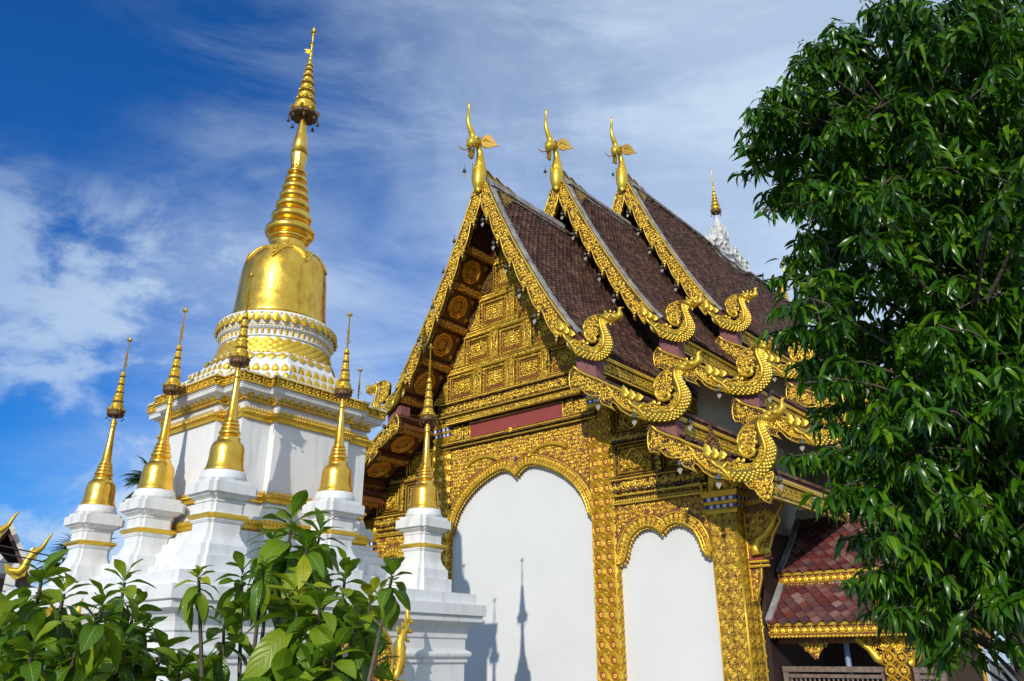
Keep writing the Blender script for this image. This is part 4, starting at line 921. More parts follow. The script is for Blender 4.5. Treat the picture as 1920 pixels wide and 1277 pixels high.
# side walls, closing panels, far windows
mb = MB()
for sg in (1, -1):
    F = (lambda p: H(np.c_[p[:, 2], p[:, 0], p[:, 1]])) if sg > 0 else (lambda p: H(np.c_[-p[:, 2], p[:, 0], p[:, 1]]))
    for s, va in zip(SEC, (.6, 3.3, 6.9)):
        w, su, sw, vb = s['w'], s['su'], s['sw'], s['v1']
        box(mb, F, va, vb, w - 6.3 * sw, w - 5.1 * sw, 2.6 * su, 2.8 * su)
        box(mb, F, va, vb, w - 8.0 * sw, w - 6.7 * sw, 4.35 * su, 4.55 * su)
    box(mb, F, .62, 18.2, .0, 5.3, 5.0, 5.2)
    for s in SEC[1:]:
        w, su, sw = s['w'], s['su'], s['sw']; fq = front(s['v0'] + 1.25); fq = fq if sg > 0 else mirror(fq)
        prism(mb, fq, [(0, w - 1), (.35 * su, w - 1.1 * sw), (2.6 * su, w - 5.3 * sw), (2.6 * su, w - 5.5 * sw), (0, w - 5.5 * sw)], -.1, 0, 1)
        prism(mb, fq, [(0, w - 5.5 * sw - .01), (2.6 * su, w - 5.5 * sw - .01), (2.6 * su, w - 5.9 * sw), (4.35 * su, w - 7.0 * sw), (4.3 * su, w - 7.55 * sw), (5.19, w - 8.2 * sw), (5.19, 4.0), (0, 4.0)], -.1, 0)
mb.build('side_wall', [BEIGE, DARK], HALL)
mb = MB(); F = sidep(5.2)
for v in (11.4, 13.1, 14.8, 16.5):
    box(mb, F, v - .46, v + .46, .7, 3.1, .032, .08, 0)
    for x in (v - .42, v + .42): box(mb, F, x - .05, x + .05, .85, 3.15, .08, .16, 1)
    carve(mb, F, [(v - .36, .95), (v + .36, .95), (v + .36, 3.0), (v - .36, 3.0)], .2, .08, .7, 1, .2, .8)
mb.build('window_shutters', [MAROON, GOLD], HALL)
mb = MB(); box(mb, sidep(5.2), 6.6, 18, .3, 3.8, .0, .03); mb.build('white_side_panel', INFILL, HALL)

# bracket on the near column
mb = MB(); FB = front(.30)
BR = [(5.43, 4.35), (6.15, 4.42), (6.2, 4.28), (6.08, 4.15), (6.12, 4.0), (6.0, 3.85), (5.92, 3.68), (5.85, 3.5), (5.86, 3.4), (5.66, 3.36), (5.66, 3.18), (5.64, 3.0), (5.58, 2.82), (5.52, 2.62), (5.43, 2.6)]
prism(mb, FB, BR, -.05, .03, 0); rim(mb, FB, BR, .02, .03, 1, True)
carve(mb, FB, [(5.45, 3.5), (5.8, 3.52), (6.05, 3.95), (6.1, 4.25), (5.45, 4.28)], .15, .03, .9, 1, .15, .72); carve(mb, FB, [(5.45, 2.65), (5.53, 2.7), (5.62, 3.15), (5.45, 3.15)], .10, .03, .8, 1, .15, .8)
sweep(mb, FB, [(5.62, 3.42, .07), (5.60, 3.55, .08), (5.68, 3.68, .08), (5.85, 3.78, .08), (5.98, 3.95, .07), (6.08, 4.12, .06)], [.10, .085, .075, .065, .05, .03], 8, 1)
for dx in (.0, .08, .16): flame(mb, FB, (5.62 + dx, 3.40), (5.66 + dx, 3.62 - dx * .3), .14, .06, .1, 1)
for z in (3.30, 3.22): box(mb, FB, 5.45, 5.84, z - .025, z + .02, .03, .09, 1); rowrun(mb, FB, (5.46, z), (5.83, z), .035, DOT, .03, .05, .04, .09, 1)
rowrun(mb, FB, (5.45, 4.36), (6.15, 4.42), .07, PETAL, .07, .11, .06, .0, 1); box(mb, FB, 5.43, 5.88, 3.335, 3.37, -.06, .06, 2)
mb.build('eave_bracket', [BACKR, GOLD, MAROON], HALL)

# ridge finials (elephant-headed birds) -------------------------------------
def chofa(v0, w0, s, back=False):
    sgn = -1 if back else 1
    F = lambda p: H(np.c_[p[:, 1] * s, v0 + sgn * p[:, 0] * s, w0 + p[:, 2] * s]); mb = MB()
    neck = [(-.11, 0, -.28), (-.11, 0, -.18), (-.10, 0, .0), (-.08, 0, .2), (-.06, 0, .42), (-.05, 0, .6), (-.05, 0, .78), (-.06, 0, .95), (-.11, 0, 1.10), (-.18, 0, 1.18)]
    sweep(mb, F, neck, [.04, .11, .175, .20, .18, .145, .11, .085, .08, .075], 16, 0)
    sweep(mb, F, [(-.10, 0, 1.20), (-.2, 0, 1.23), (-.3, 0, 1.21), (-.4, 0, 1.12), (-.46, 0, 1.0), (-.43, 0, .86), (-.38, 0, .74), (-.40, 0, .64), (-.47, 0, .66), (-.49, 0, .70)], [.09, .15, .165, .145, .10, .072, .055, .048, .040, .028], 14, 0)
    sweep(mb, F, [(-.30, 0, 1.28), (-.40, 0, 1.42), (-.50, 0, 1.6), (-.555, 0, 1.78), (-.54, 0, 1.95), (-.50, 0, 2.12), (-.53, 0, 2.25), (-.54, 0, 2.32), (-.50, 0, 2.37)], [.09, .082, .066, .050, .042, .036, .028, .03, .010], 12, 0)
    for sg in (1, -1):
        sweep(mb, F, [(-.36, sg * .10, 1.0), (-.5, sg * .17, .92), (-.64, sg * .19, .93), (-.70, sg * .18, .97)], [.024, .02, .014, .005], 6, 0)
        inst(mb, F, dot(0, 0, .5, .5, 10), [(-.33, sg * .15, 1.23)], [.13, 0, 0], [0, 0, .10], [0, sg * .1, 0], 0); inst(mb, F, DOT, [(-.345, sg * .18, 1.23)], [.06, 0, 0], [0, 0, .05], [0, sg * .05, 0], 2)
        fe = lambda p, sg=sg: F(np.c_[-.16 + p[:, 0] * .66 , sg * (.12 + p[:, 0] * .75 + p[:, 2]), 1.22 + p[:, 1]])
        ear = [(0, -.08), (.0, .08), (.05, .18), (.13, .225), (.22, .21), (.30, .13), (.35, .02), (.41, -.08), (.47, -.12), (.38, -.14), (.30, -.17), (.23, -.20), (.14, -.20), (.05, -.16)]
        prism(mb, fe, ear, -.02, .02, 3, .008)
        for k in range(5): sweep(mb, fe, [(.03 + .015 * k, -.02 + .01 * k, .02), (.08 + .04 * k, .12 - .03 * k, .025), (.11 + .055 * k, -.02 - .02 * k, .025), (.10 + .06 * k, -.15, .02)], .010, 4, 0)
    fb = lambda p: F(np.c_[-.09 - .19 * np.cos(p[:, 0]) - p[:, 2] * np.cos(p[:, 0]), .19 * np.sin(p[:, 0]) + p[:, 2] * np.sin(p[:, 0]), p[:, 1]])
    for a0 in (0.75, -.75):
        q = [(a0, .12), (a0 + .55, .36), (a0, .62), (a0 - .55, .36)]
        P_ = rng.uniform(-1, 1, (60, 2)); P_ = P_[np.abs(P_).sum(1) < .95]; pp = np.c_[a0 + P_[:, 0] * .55, .36 + P_[:, 1] * .25, np.full(len(P_), -.02)]
        ang = rng.uniform(0, 6.28, len(pp)); z = ang * 0
        inst(mb, fb, SPIRAL, pp, np.c_[np.cos(ang) * .35, np.sin(ang) * .085, z], np.c_[-np.sin(ang) * .35, np.cos(ang) * .085, z], [0, 0, .07], 0)
    sweep(mb, F, [(-.02, 0, 1.0), (.05, 0, .75), (.13, 0, .5), (.2, 0, .25), (.3, 0, .1)], [.02, .035, .05, .06, .05], 6, 0)
    c = mb.build('ridge_finial', [GOLDP, GOLD, DARK, EARG], HALL)
    mb = MB(); F2 = lambda p: H(np.c_[p[:, 2], v0 + sgn * p[:, 0] * s, w0 + p[:, 1] * s])
    for x0, L, h in ((.05, .62, .34), (.40, .66, .28), (.82, .70, .20)):
        prism(mb, F2, [(x0, .14 - x0 * .0), (x0 + .05, .14 + h), (x0 + L * .35, .14 + h * .8), (x0 + L * .6, .14 + h * .45), (x0 + L * .8, .14 + h * .62), (x0 + L * .98, .14 + h * .55), (x0 + L, .14 + h * .2), (x0 + L * .85, .10)], -.10, .10, 0, .02)
        sweep(mb, F2, [(x0 + .06, .14 + h * .9, .1), (x0 + L * .4, .14 + h * .6, .11), (x0 + L * .8, .14 + h * .35, .1)], .03, 6, 0); sweep(mb, F2, [(x0 + L * .85, .14 + h * .4, .1), (x0 + L * .93, .14 + h * .45, .11), (x0 + L * .92, .14 + h * .25, .11), (x0 + L * .84, .14 + h * .2, .1)], .03, 6, 0)
    for k in range(6): flame(mb, F2, (.55 + .1 * k, .12), (.62 + .1 * k, .0), .10, .11, .05, 0)
    mb.build('ridge_crest', [FADEGOLD], HALL)
    return c
EARG = mat('ear_bronze_gold', (0.30, 0.175, 0.03), 0.42, 0.6)
FADEGOLD = mat('faded_gold', (0.30, 0.18, 0.035), 0.5, 0.35, var=(0.40, 0.25, 0.05), vscale=6)
for s in SEC: chofa(s['v0'], s['w'] + .05, .98 + .03 * SEC.index(s))
chofa(18.35, 16.4, 1.0, True)
# gilt corner plates beside the ridge, just behind each finial
for s in SEC:
    cu = Curve(prof(PA, s)); mb = MB(); p, t, n = cu.at(.42); p = p[0] + n[0] * .05; t = t[0]; n = n[0]; va = s['v0'] + .28
    F = lambda q, p=p, t=t, n=n, va=va: H(np.c_[p[0] + t[0] * q[:, 1] + n[0] * q[:, 2], va + q[:, 0], p[1] + t[1] * q[:, 1] + n[1] * q[:, 2]])
    T_ = [(0, 0), (.62, 0), (.55, .1), (.40, .16), (.34, .3), (.2, .36), (.12, .5), (0, .66)]
    prism(mb, F, T_, 0, .04, 0); carve(mb, F, T_, .12, .04, .7, 1, .2, .8); mb.build('corner_plate', [BACK, FADEGOLD], HALL)

# ridge spire -----------------------------------------------------------
sp_o = H(np.array([[0, 12.4, 16.35]]))[0]
mb = MB(); F = lambda p: H(np.c_[p[:, 2], 12.4 + p[:, 0], 16.2 + p[:, 1]])
for sg in (1, -1):
    f2 = (lambda p, sg=sg: F(p * np.array([sg, 1, 1])))
    prism(mb, f2, [(0, -.35), (.5, -.42), (1.0, -.36), (1.35, -.12), (1.5, .08), (1.55, .28), (1.4, .45), (1.2, .40), (1.05, .56), (.8, .55), (.6, .76), (.3, .62), (0, .66)], -.46, .46, 0, .05)
    for zz in (.47, -.47):
        for r, cx_, cy_ in ((.25, 1.22, .16), (.2, .78, .22), (.18, .40, .36)):
            a = np.linspace(0, 1.6 * pi, 14); sweep(mb, f2, np.c_[cx_ + r * np.cos(a) * np.linspace(1, .3, 14), cy_ + r * np.sin(a) * np.linspace(1, .3, 14), np.full(14, zz)], .055, 6, 0)
        sweep(mb, f2, [(1.5, .0, zz), (1.0, -.22, zz * 1.06), (.4, -.26, zz * 1.06), (.0, -.15, zz)], .06, 6, 0); sweep(mb, f2, [(1.2, -.15, zz), (.7, -.08, zz * 1.06), (.2, .06, zz * 1.06), (.0, .2, zz)], .05, 6, 0)
    for k, (x, h) in enumerate(((.50, .75), (.80, .6), (1.12, .42))):
        c = lambda p, x=x, sg=sg: H(np.c_[p[:, 0], 12.4 + sg * x + p[:, 1], 16.75 - x * .2 + p[:, 2]])
        lathe(mb, c, [(.09, 0), (.09, h * .3), (.12, h * .32), (.07, h * .36), (.07, h * .55), (.09, h * .57), (.05, h * .62), (.04, h * .78), (.055, h * .8), (.02, h * .86), (.008, h)], 10, 0)
spire = mb.build('ridge_spire', STUCCO, HALL)
mb = MB(); F = lambda p: H(np.c_[p[:, 0], 12.4 + p[:, 1], p[:, 2]])
stack(mb, F, [(a, a + .04, a * .6, z) for a, z in ((.25, 16.8), (.25, 17.1), (.29, 17.12), (.29, 17.18), (.19, 17.2), (.19, 17.38), (.22, 17.4), (.22, 17.45), (.14, 17.47), (.13, 17.7))]); lathe(mb, F, [(.16, 17.7), (.19, 17.74), (.15, 17.78), (.17, 17.86), (.12, 17.9), (.13, 18.0), (.08, 18.05), (.06, 18.2), (.02, 18.35)], 16, 0)
for k in range(8):
    a = k * pi / 4 + .3
    for r, z, h in ((.36, 17.15, .55), (.29, 17.42, .5)):
        c = lambda p, a=a, r=r, z=z: F(p + np.array([r * cos(a), r * sin(a), z])); lathe(mb, c, [(.03, 0), (.035, h * .4), (.015, h * .5), (.008, h * .8), (.025, h * .84), (.003, h)], 6, 0)
mb.build('turret', STUCCO, spire)
mb = MB(); parasol(mb, F, [(18.52, 18.72, .19, .155), (18.74, 18.9, .145, .12), (18.92, 19.05, .115, .095), (19.07, 19.2, .09, .072), (19.22, 19.4, .065, .05), (19.42, 19.7, .04, .03)], .18, 18.40, 8, 8, 1.6); lathe(mb, F, [(.03, 18.3), (.03, 19.9), (.04, 19.92), (.015, 19.95), (.015, 20.1), (.035, 20.12), (.012, 20.2), (.012, 20.35), (.03, 20.4), (.004, 20.5)], 8, 0)
mb.build('parasol', [GOLDP, IRON], spire)

# ------------------------------------------------------------ side porch
PVC = 2.85
def HP(p): return H(np.c_[p[:, 1], PVC - p[:, 0], p[:, 2]])
PORCH = empty('side_porch', H(np.array([[7.2, 2.4, 0]]))[0], 'small open side porch with two-tier maroon scale-tile roof and wooden railing', 'porch')
U0, U1 = 5.44, 8.25
cLow = Curve(np.array([(1.16, 3.10), (1.55, 2.74), (2.10, 2.25)])); cUp = Curve(np.array([(0, 4.42), (.6, 3.82), (1.0, 3.47), (1.36, 3.20)]))
mb = MB()
for sg in (1, -1):
    for c in (cLow, cUp):
        tiles(mb, c, U0 + .1, U1, .135, .205, sg, .034, .03, 0, HP, 1.95); slab(mb, c, U0 + .02, U1, sg, -.09, -.005, 1, F=HP)
    slab(mb, cUp, U0 - .02, U0 + .1, sg, -.10, .07, 2, F=HP); slab(mb, cLow, U0 - .02, U0 + .1, sg, -.10, .07, 2, F=HP)
proof = mb.build('roof', [TILEP, DARK, CEMENT], PORCH)
mb = MB(); box(mb, HP, -.12, .12, U0, U1, 4.38, 4.52); box(mb, HP, -.07, .07, U0, U1, 4.522, 4.58)
for i in range(19):
    inst(mb, HP, petal(0, 0, 1, 1, .3), [(.125, U0 + .1 + i * .14, 4.45)], [0, .13, 0], [.05, 0, .16], [.05, 0, 0], 0)
mb.build('ridge_cap', STUCCO, proof)
for sg in (1, -1):
    for a, z in ((2.08, 2.21), (1.36, 3.16)):
        mb = MB(); F = (lambda p, sg=sg, a=a: HP(np.c_[sg * (a + p[:, 2]), p[:, 0], p[:, 1]]))
        box(mb, F, U0, U1, z - .03, z + .02, -.05, .03, 1); box(mb, F, U0, U1, z - .20, z - .032, -.05, .0, 0)
        n = int((U1 - U0) / .135)
        for i in range(n):
            x = U0 + .07 + i * .135; inst(mb, F, SPIRAL, [(x, z - .11, .0)], [.155, 0, 0], [0, .155, 0], [0, 0, .22], 1); inst(mb, F, petal(0, 0, 1, 1, .3), [(x + .06, z - .05, .0)], [.07, 0, 0], [.03, -.13, 0], [0, 0, .12], 1)
        rowrun(mb, F, (U1, z - .19), (U0, z - .19), .0675, PETAL, .07, .05, .05, .0, 1)
        mb.build('eave_board', [BACKR, GOLD], PORCH)
    if sg > 0:
        mb = MB(); F = (lambda p, sg=sg: HP(np.c_[sg * (1.17 + p[:, 2]), p[:, 0], p[:, 1]])); box(mb, F, U0 + .1, U1, 2.98, 3.13, -.1, .05); mb.build('red_flashing', mat('red_flashing', (0.42, 0.075, 0.05), .6), PORCH)
mb = MB(); F = (lambda p: HP(np.c_[1.78 + p[:, 2], p[:, 0], p[:, 1]]))
for uc in (7.5,):
    box(mb, F, uc - .2, uc + .2, .5, 1.98, -.4, 0, 0); oc8 = np.arange(8) * pi / 4 + pi / 8
    for i in range(2):
        for j in range(6):
            x, y = uc - .1 + i * .2, 1.85 - j * .21
            sweep(mb, F, np.c_[x + .092 * np.cos(oc8), y + .098 * np.sin(oc8), np.full(8, .01)], .018, 4, 1, False, True)
            inst(mb, F, FLOWER, [(x, y, .0)], [.12, 0, 0], [0, .12, 0], [0, 0, .2], 1)
    for k in range(26): inst(mb, F, LEAF3 if k % 2 else FLOWER, [(uc + rng.uniform(-.2, .2), rng.uniform(1.72, 2.0), rng.uniform(0, .03))], [.13, 0, 0], [0, .13, 0], [0, 0, .2], 1)
    for sgn in (-1, 1):
        sweep(mb, F, [(uc + sgn * .2, 1.55, -.1), (uc + sgn * .32, 1.62, -.08), (uc + sgn * .42, 1.78, -.06), (uc + sgn * .62, 1.95, -.05)], [.07, .075, .06, .05], 8, 1)
        carve(mb, F, [(uc + sgn * .2, 1.6), (uc + sgn * .35, 1.68), (uc + sgn * .6, 1.96), (uc + sgn * .2, 1.96)], .10, -.04, 1.2, 1, .1, .8)
mb.build('pillar', [BACK, GOLD], PORCH)
mb = MB(); box(mb, F, U0, U1, 1.88, 2.0, -.3, -.05, 0)
for x in (6.1,):
    prism(mb, F, [(x, 1.6), (x + .16, 1.78), (x + .32, 1.95), (x - .32, 1.95), (x - .16, 1.78)], -.1, -.06, 0); carve(mb, F, [(x, 1.62), (x + .3, 1.95), (x - .3, 1.95)], .1, -.06, .8, 1, .1, .75)
mb.build('lintel', [BACKR, GOLD], PORCH)
mb = MB()
for a, b in ((U0, 7.28), (7.72, 8.2)):
    box(mb, F, a, b, 1.40, 1.49, -.25, -.10); box(mb, F, a + .05, b - .05, 1.30, 1.36, -.22, -.13); box(mb, F, a + .05, b - .05, .78, .85, -.22, -.13); box(mb, F, a, a + .09, .6, 1.40, -.23, -.12); box(mb, F, b - .09, b, .6, 1.40, -.23, -.12)
    for i in range(int((b - a - .2) / .085)):
        c = lambda p, x=a + .13 + i * .085: F(np.c_[x + p[:, 0], p[:, 2], -.175 + p[:, 1]]); lathe(mb, c, [(.016, .85), (.03, .92), (.016, .97), (.026, 1.08), (.016, 1.15), (.032, 1.22), (.016, 1.26), (.02, 1.30)], 8, 0)
mb.build('railing', WOOD, PORCH)
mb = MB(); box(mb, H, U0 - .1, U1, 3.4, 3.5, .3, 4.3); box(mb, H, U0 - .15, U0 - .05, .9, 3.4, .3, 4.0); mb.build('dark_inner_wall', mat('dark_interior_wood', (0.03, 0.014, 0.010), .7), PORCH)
mb = MB(); sweep(mb, H, [(6.55, 1.5, .4), (6.55, 1.5, 3.0)], .05, 10); mb.build('pipe', PBLUE, PORCH)

# ------------------------------------------------------------ carved arches on the terrace walls
def terrace_arch(k, off, label):
    F = cface(CEN, k, 2.62); F = (lambda p, F=F, off=off: F(p + np.array([off, 0, 0])))
    root = empty('carved_arch', F(np.array([[0, 0, 0]]))[0] * np.array([1, 1, 0]), label, 'arch')
    ins = [(-.35, 0), (-.35, 1.5), (-.33, 1.62), (-.27, 1.72), (-.18, 1.79), (-.10, 1.80), (-.04, 1.78), (0, 1.74)]; ins = ins + [(-a, b) for a, b in ins[:-1][::-1]]
    outl = [(.56, 0), (.56, 1.5), (.55, 1.7), (.48, 1.88), (.36, 1.98), (.2, 2.03), (.08, 2.08), (0, 2.18)]; outl = outl + [(-a, b) for a, b in outl[:-1][::-1]]
    mb = MB(); prism(mb, F, ins + outl, -.10, .03, 0)
    rim(mb, F, ins, .018, .03, 1); rim(mb, F, outl, .022, .03, 1); carve(mb, F, ins + outl, .10, .03, .9, 1, .18, .75)
    for x, z in ((-.2, 2.05), (-.1, 2.1), (0, 2.18), (.1, 2.1), (.2, 2.05), (.34, 2.0), (-.34, 2.0)): flame(mb, F, (x, z - .04), (x * 1.15, z + .13), .09, .0, .06, 1)
    mb.build('arch', [BACKR, GOLD], root)
    mb = MB(); box(mb, cface(CEN, k, 2.30), off - .35, off + .35, .5, 1.78, 0, .05); mb.build('niche_panel', WHITE, root)
    for sg in (1, -1):
        f = (lambda p, sg=sg: F(p * np.array([sg, 1, 1]))); mb = MB()
        sweep(mb, f, [(.62, 1.36, .02), (.66, 1.48, .04), (.69, 1.60, .05), (.67, 1.72, .05), (.66, 1.82, .05), (.72, 1.93, .04), (.78, 2.02, .03), (.82, 2.10, .02), (.80, 2.20, .01), (.83, 2.27, .0)], [.035, .06, .07, .07, .055, .05, .045, .035, .024, .008], 10, 1); carve(mb, f, [(.60, 1.38), (.72, 1.42), (.74, 1.75), (.82, 2.08), (.76, 2.1), (.64, 1.85), (.60, 1.6)], .085, .055, .9, 1, .0, .85)
        carve(mb, f, [(.62, 1.45), (.72, 1.45), (.72, 1.8), (.63, 1.8)], .08, .08, .7, 1, .05, .8)
        for b, t, w in (((.74, 1.86), (.84, 1.82), .06), ((.78, 1.95), (.90, 1.95), .06), ((.72, 1.95), (.68, 2.08), .07), ((.76, 2.03), (.74, 2.16), .06), ((.62, 1.9), (.60, 2.03), .06), ((.8, 2.06), (.9, 2.08), .05)): flame(mb, f, b, t, w, .05, .05, 1)
        box(mb, f, .56, .70, 0, 1.36, -.08, .02, 0); carve(mb, f, [(.57, .9), (.69, .9), (.69, 1.34), (.57, 1.34)], .09, .02, .8, 1, .1, .8); box(mb, f, .60, .78, 1.20, 1.26, -.06, .06, 1); box(mb, f, .70, .78, 1.262, 1.36, -.05, .05, 1)
        mb.build('naga_head', [BACKR, GOLD], root)
terrace_arch(0, -.03, 'gilded naga arch against the right terrace wall, beside the tallest shrub')
terrace_arch(3, -.15, 'gilded naga arch against the left terrace wall, mostly hidden behind low shrubs')

# ------------------------------------------------------------ wind bells
def make_bell(loc, label):
    t = empty('wind_bell', loc, label, 'bell', 'wind bells hanging from the hall roof'); o = np.array(loc); F = lambda p: o + p * .72
    mb = MB(); sweep(mb, F, [(0, 0, .20), (0, 0, .0)], .006, 4); mb.build('hook', IRON, t)
    mb = MB(); lathe(mb, F, [(.006, .02), (.03, .0), (.055, -.04), (.06, -.09), (.07, -.12), (.055, -.121), (.01, -.05)], 14); mb.build('dome', BRONZE, t)
    mb = MB(); sweep(mb, F, [(0, 0, -.05), (0, 0, -.20)], .004, 4)
    f2 = lambda p: o + (p[:, 0:1] * CXv + p[:, 1:2] * EZ + p[:, 2:3] * -CYv) * .72
    prism(mb, f2, [(0, -.20), (.045, -.185), (.07, -.215), (.066, -.26), (.03, -.31), (0, -.35), (-.03, -.31), (-.066, -.26), (-.07, -.215), (-.045, -.185)], -.005, .005, 0, .003); mb.build('wind_leaf', TIN, t)
    return t
BELLS = []
ordn = ['top', 'second', 'third', 'fourth', 'fifth', 'lowest']
for gi, (s, nm) in enumerate(zip(SEC, ('front', 'middle', 'rear'))):
    cu = roofs[gi][1]
    for k in range(5):
        p, t, n = cu.at(.30 + (k + 1) * .86 - .10); q = (p - n * .43)[0]
        BELLS.append(((q[0] + .02, s['v0'] - .10, q[1] - .12), f'bronze wind bell under the {ordn[k]} scallop of the {nm} gable edge, right slope'))
    for (nb, ou, ow, fu, sh, wt) in (('middle', 2.74, -5.62, 1.12, .14, 'second'), ('lowest', 4.52, -7.25, 1.0, 0, 'lowest')):
        for dx, dz, w_ in ((.58, -.72, 'inner'), (1.31, -1.08, 'outer')):
            BELLS.append((((ou + dx * fu) * s['su'], s['v0'] - .10, s['w'] + (ow + dz - sh * dx * fu) * s['sw'] - .05), f'bronze wind bell under the {w_} bend of the {nm} gable\'s {nb} naga board'))
    for j, wt in ((1, 'upper'), (2, 'middle'), (3, 'lower')):
        e = roofs[gi][j].P[-1]; BELLS.append(((e[0] + .15, s['v0'] + .32, e[1] - .12), f'bronze wind bell hanging from the {wt} eave corner of the {nm} roof section'))
    BELLS.append(((0.0, s['v0'] - .62, s['w'] + .22), f'bronze wind bell hooked on the breast of the {nm} elephant-headed ridge finial'))
for k, (u, v, w) in enumerate(((-.72, -1.4, 11.75), (-1.07, -1.4, 10.98), (-1.43, -1.4, 10.09), (-1.88, -1.4, 9.29), (-2.30, -1.4, 8.52))):
    BELLS.append(((u - .14, v, w - .02), f'bronze wind bell hooked outside the front gable\'s left edge, {ordn[k]} of five'))
BELLS.append(((-3.1, -1.45, 7.16), 'bronze wind bell dangling below the left naga finial beside the great chedi'))
b0 = None
for loc, lab in BELLS:
    P3 = H(np.array([loc]))[0]
    if b0 is None: b0 = make_bell(P3, lab)
    else: dup(b0, P3, lab)

# ------------------------------------------------------------ plants
def leaf_template(ns, na, width, droop, fold, wav=0.0, tip=1.5, peak=.45):
    v = []; uv = []
    for i in range(ns + 1):
        t = i / ns; w = width * (sin(pi * min(1, t ** (math.log(.5) / math.log(peak)))) ** .8 + .02) * .5
        bend = droop * t * t
        for j in range(na + 1):
            a = -1 + 2 * j / na
            v.append((a * w, t * (1 - .25 * droop * t), -bend + abs(a) * w * fold + wav * sin(t * 14 + a) * abs(a) * w)); uv.append((a, t))
    f = []
    for i in range(ns):
        for j in range(na): b = i * (na + 1) + j; f.append((b, b + 1, b + na + 2, b + na + 1))
    return (np.array(v), [np.array(f)]), np.array(uv)
def leaves(mb, T, uv, base, d, L, m=0, roll=.5):
    n = len(base); d = d / np.linalg.norm(d, axis=1)[:, None]; up = np.array([0, 0, 1.0]) + rng.normal(0, roll, (n, 3))
    x = np.cross(d, up); x /= np.linalg.norm(x, axis=1)[:, None] + 1e-9; z = np.cross(x, d); L = L[:, None]
    inst(mb, ident, T, base, x * L, d * L, z * L, m, True, uv)

# big tree at the right
TCEN = np.array([4.4 * sin(radians(31.9)), 4.4 * cos(radians(31.9)), 0])
RT = np.array([(1.45, .2), (1.6, .42), (1.7, .55), (1.95, .70), (2.17, .76), (2.3, .66), (2.56, .82), (2.7, .68), (2.9, .68), (3.05, .72), (3.3, .92), (3.5, .86), (3.7, .76), (3.93, .76), (4.22, .86), (4.45, .86), (4.58, .78), (4.70, .71), (4.82, .58), (4.92, .42), (5.0, .2)])
TREE = empty('broadleaf_tree', TCEN, 'tall dense dark green tree with drooping glossy leaves at right edge', 'tree')
mb = MB(); tr = [(0, 0, 0), (.03, .02, .8), (-.02, .04, 1.6), (.03, 0, 2.6), (0, -.03, 3.6), (.02, 0, 4.6), (0, 0, 5.1)]
sweep(mb, lambda p: TCEN + p, tr, [.13, .10, .09, .075, .055, .03, .012], 10)
clumps = []
ga = 2.39996
for i in range(185):
    w = 1.62 + (i + .5) / 185 * 3.28; R = np.interp(w, RT[:, 0], RT[:, 1]); a = i * ga; f = rng.uniform(.62, .92) if i % 4 else rng.uniform(.2, .55)
    clumps.append((R * f * cos(a), R * f * sin(a), w))
twigs = []; ros = []; rdir = []
for c in clumps:
    c = np.array(c); b = np.array([0, 0, max(.9, c[2] - .25 - .45 * hypot(c[0], c[1]))]); mid = (b + c) / 2 + np.array([0, 0, .06])
    sweep(mb, lambda p: TCEN + p, [b, mid, c], [.015, .009, .005], 5)
    R = np.interp(c[2], RT[:, 0], RT[:, 1])
    for k in range(rng.integers(12, 19)):
        o = rng.normal(0, 1, 3); o /= np.linalg.norm(o); o *= rng.uniform(.05, .26) * np.array([1, 1, .8]); p = c + o
        Rp = np.interp(p[2], RT[:, 0], RT[:, 1]) * rng.uniform(.86, 1.16); h_ = hypot(p[0], p[1])
        if h_ > Rp: p[:2] *= Rp / h_
        if p[2] > 5.0 or p[2] < (1.62 if p[0] < -.25 else 1.92): continue
        ros.append(p); rdir.append(np.array([p[0], p[1], 0]) / (h_ + .1) * .6 + np.array([0, 0, .35]) + rng.normal(0, .25, 3)); twigs.append((c, p))
for k in range(700):          # the shaded inside of the crown
    w = rng.uniform(1.9, 4.8); R = np.interp(w, RT[:, 0], RT[:, 1]); a = rng.uniform(0, 2 * pi); r = R * rng.uniform(.1, .62)
    ros.append(np.array([r * cos(a), r * sin(a), w])); rdir.append(np.array([cos(a) * .4, sin(a) * .4, .3]))
# a few sprays that stick out of the outline
for w, ex in ((4.5, .10), (4.3, .08), (4.05, .10), (3.35, .10), (2.55, .13), (2.2, .12), (4.72, .10), (4.84, .08), (3.75, .1), (4.55, .1), (1.95, .08), (3.2, .12), (4.5, .16), (4.35, .17), (4.4, .14), (3.55, .15), (2.9, .17), (2.7, .12), (3.85, .14), (2.35, .16), (4.8, .10), (4.65, .12), (1.8, .1)):
    for k in range(5):
        a = radians(-180 + 31.9 * 0 + rng.uniform(100, 260)); a = rng.uniform(radians(120), radians(280)); R = np.interp(w, RT[:, 0], RT[:, 1]); c = np.array([R * .75 * cos(a), R * .75 * sin(a), w - .02]); p = np.array([(R + ex) * cos(a), (R + ex) * sin(a), w])
        sweep(mb, lambda q: TCEN + q, [c * [.3, .3, 1] - [0, 0, .15], c, (c + p) / 2 + [0, 0, .03], p], [.014, .008, .006, .004], 5)
        for f in (1, .8, .62, .45): ros.append(c + (p - c) * f + [0, 0, .02]); rdir.append((p - c) / np.linalg.norm(p - c) + [0, 0, .1])
for k in range(34):
    a = rng.uniform(0, 2 * pi); r = rng.uniform(.05, .5); p = np.array([r * cos(a), r * sin(a), rng.uniform(4.84, 5.0)]); ros.append(p); rdir.append(np.array([.2 * cos(a), .2 * sin(a), 1.0]))
    sweep(mb, lambda q: TCEN + q, [p * [.6, .6, 1] - [0, 0, .5], p], [.01, .004], 4)
for c, p in twigs[::3]: sweep(mb, lambda q: TCEN + q, [c, (c + p) / 2 + [0, 0, .02], p], [.006, .0045, .003], 4)
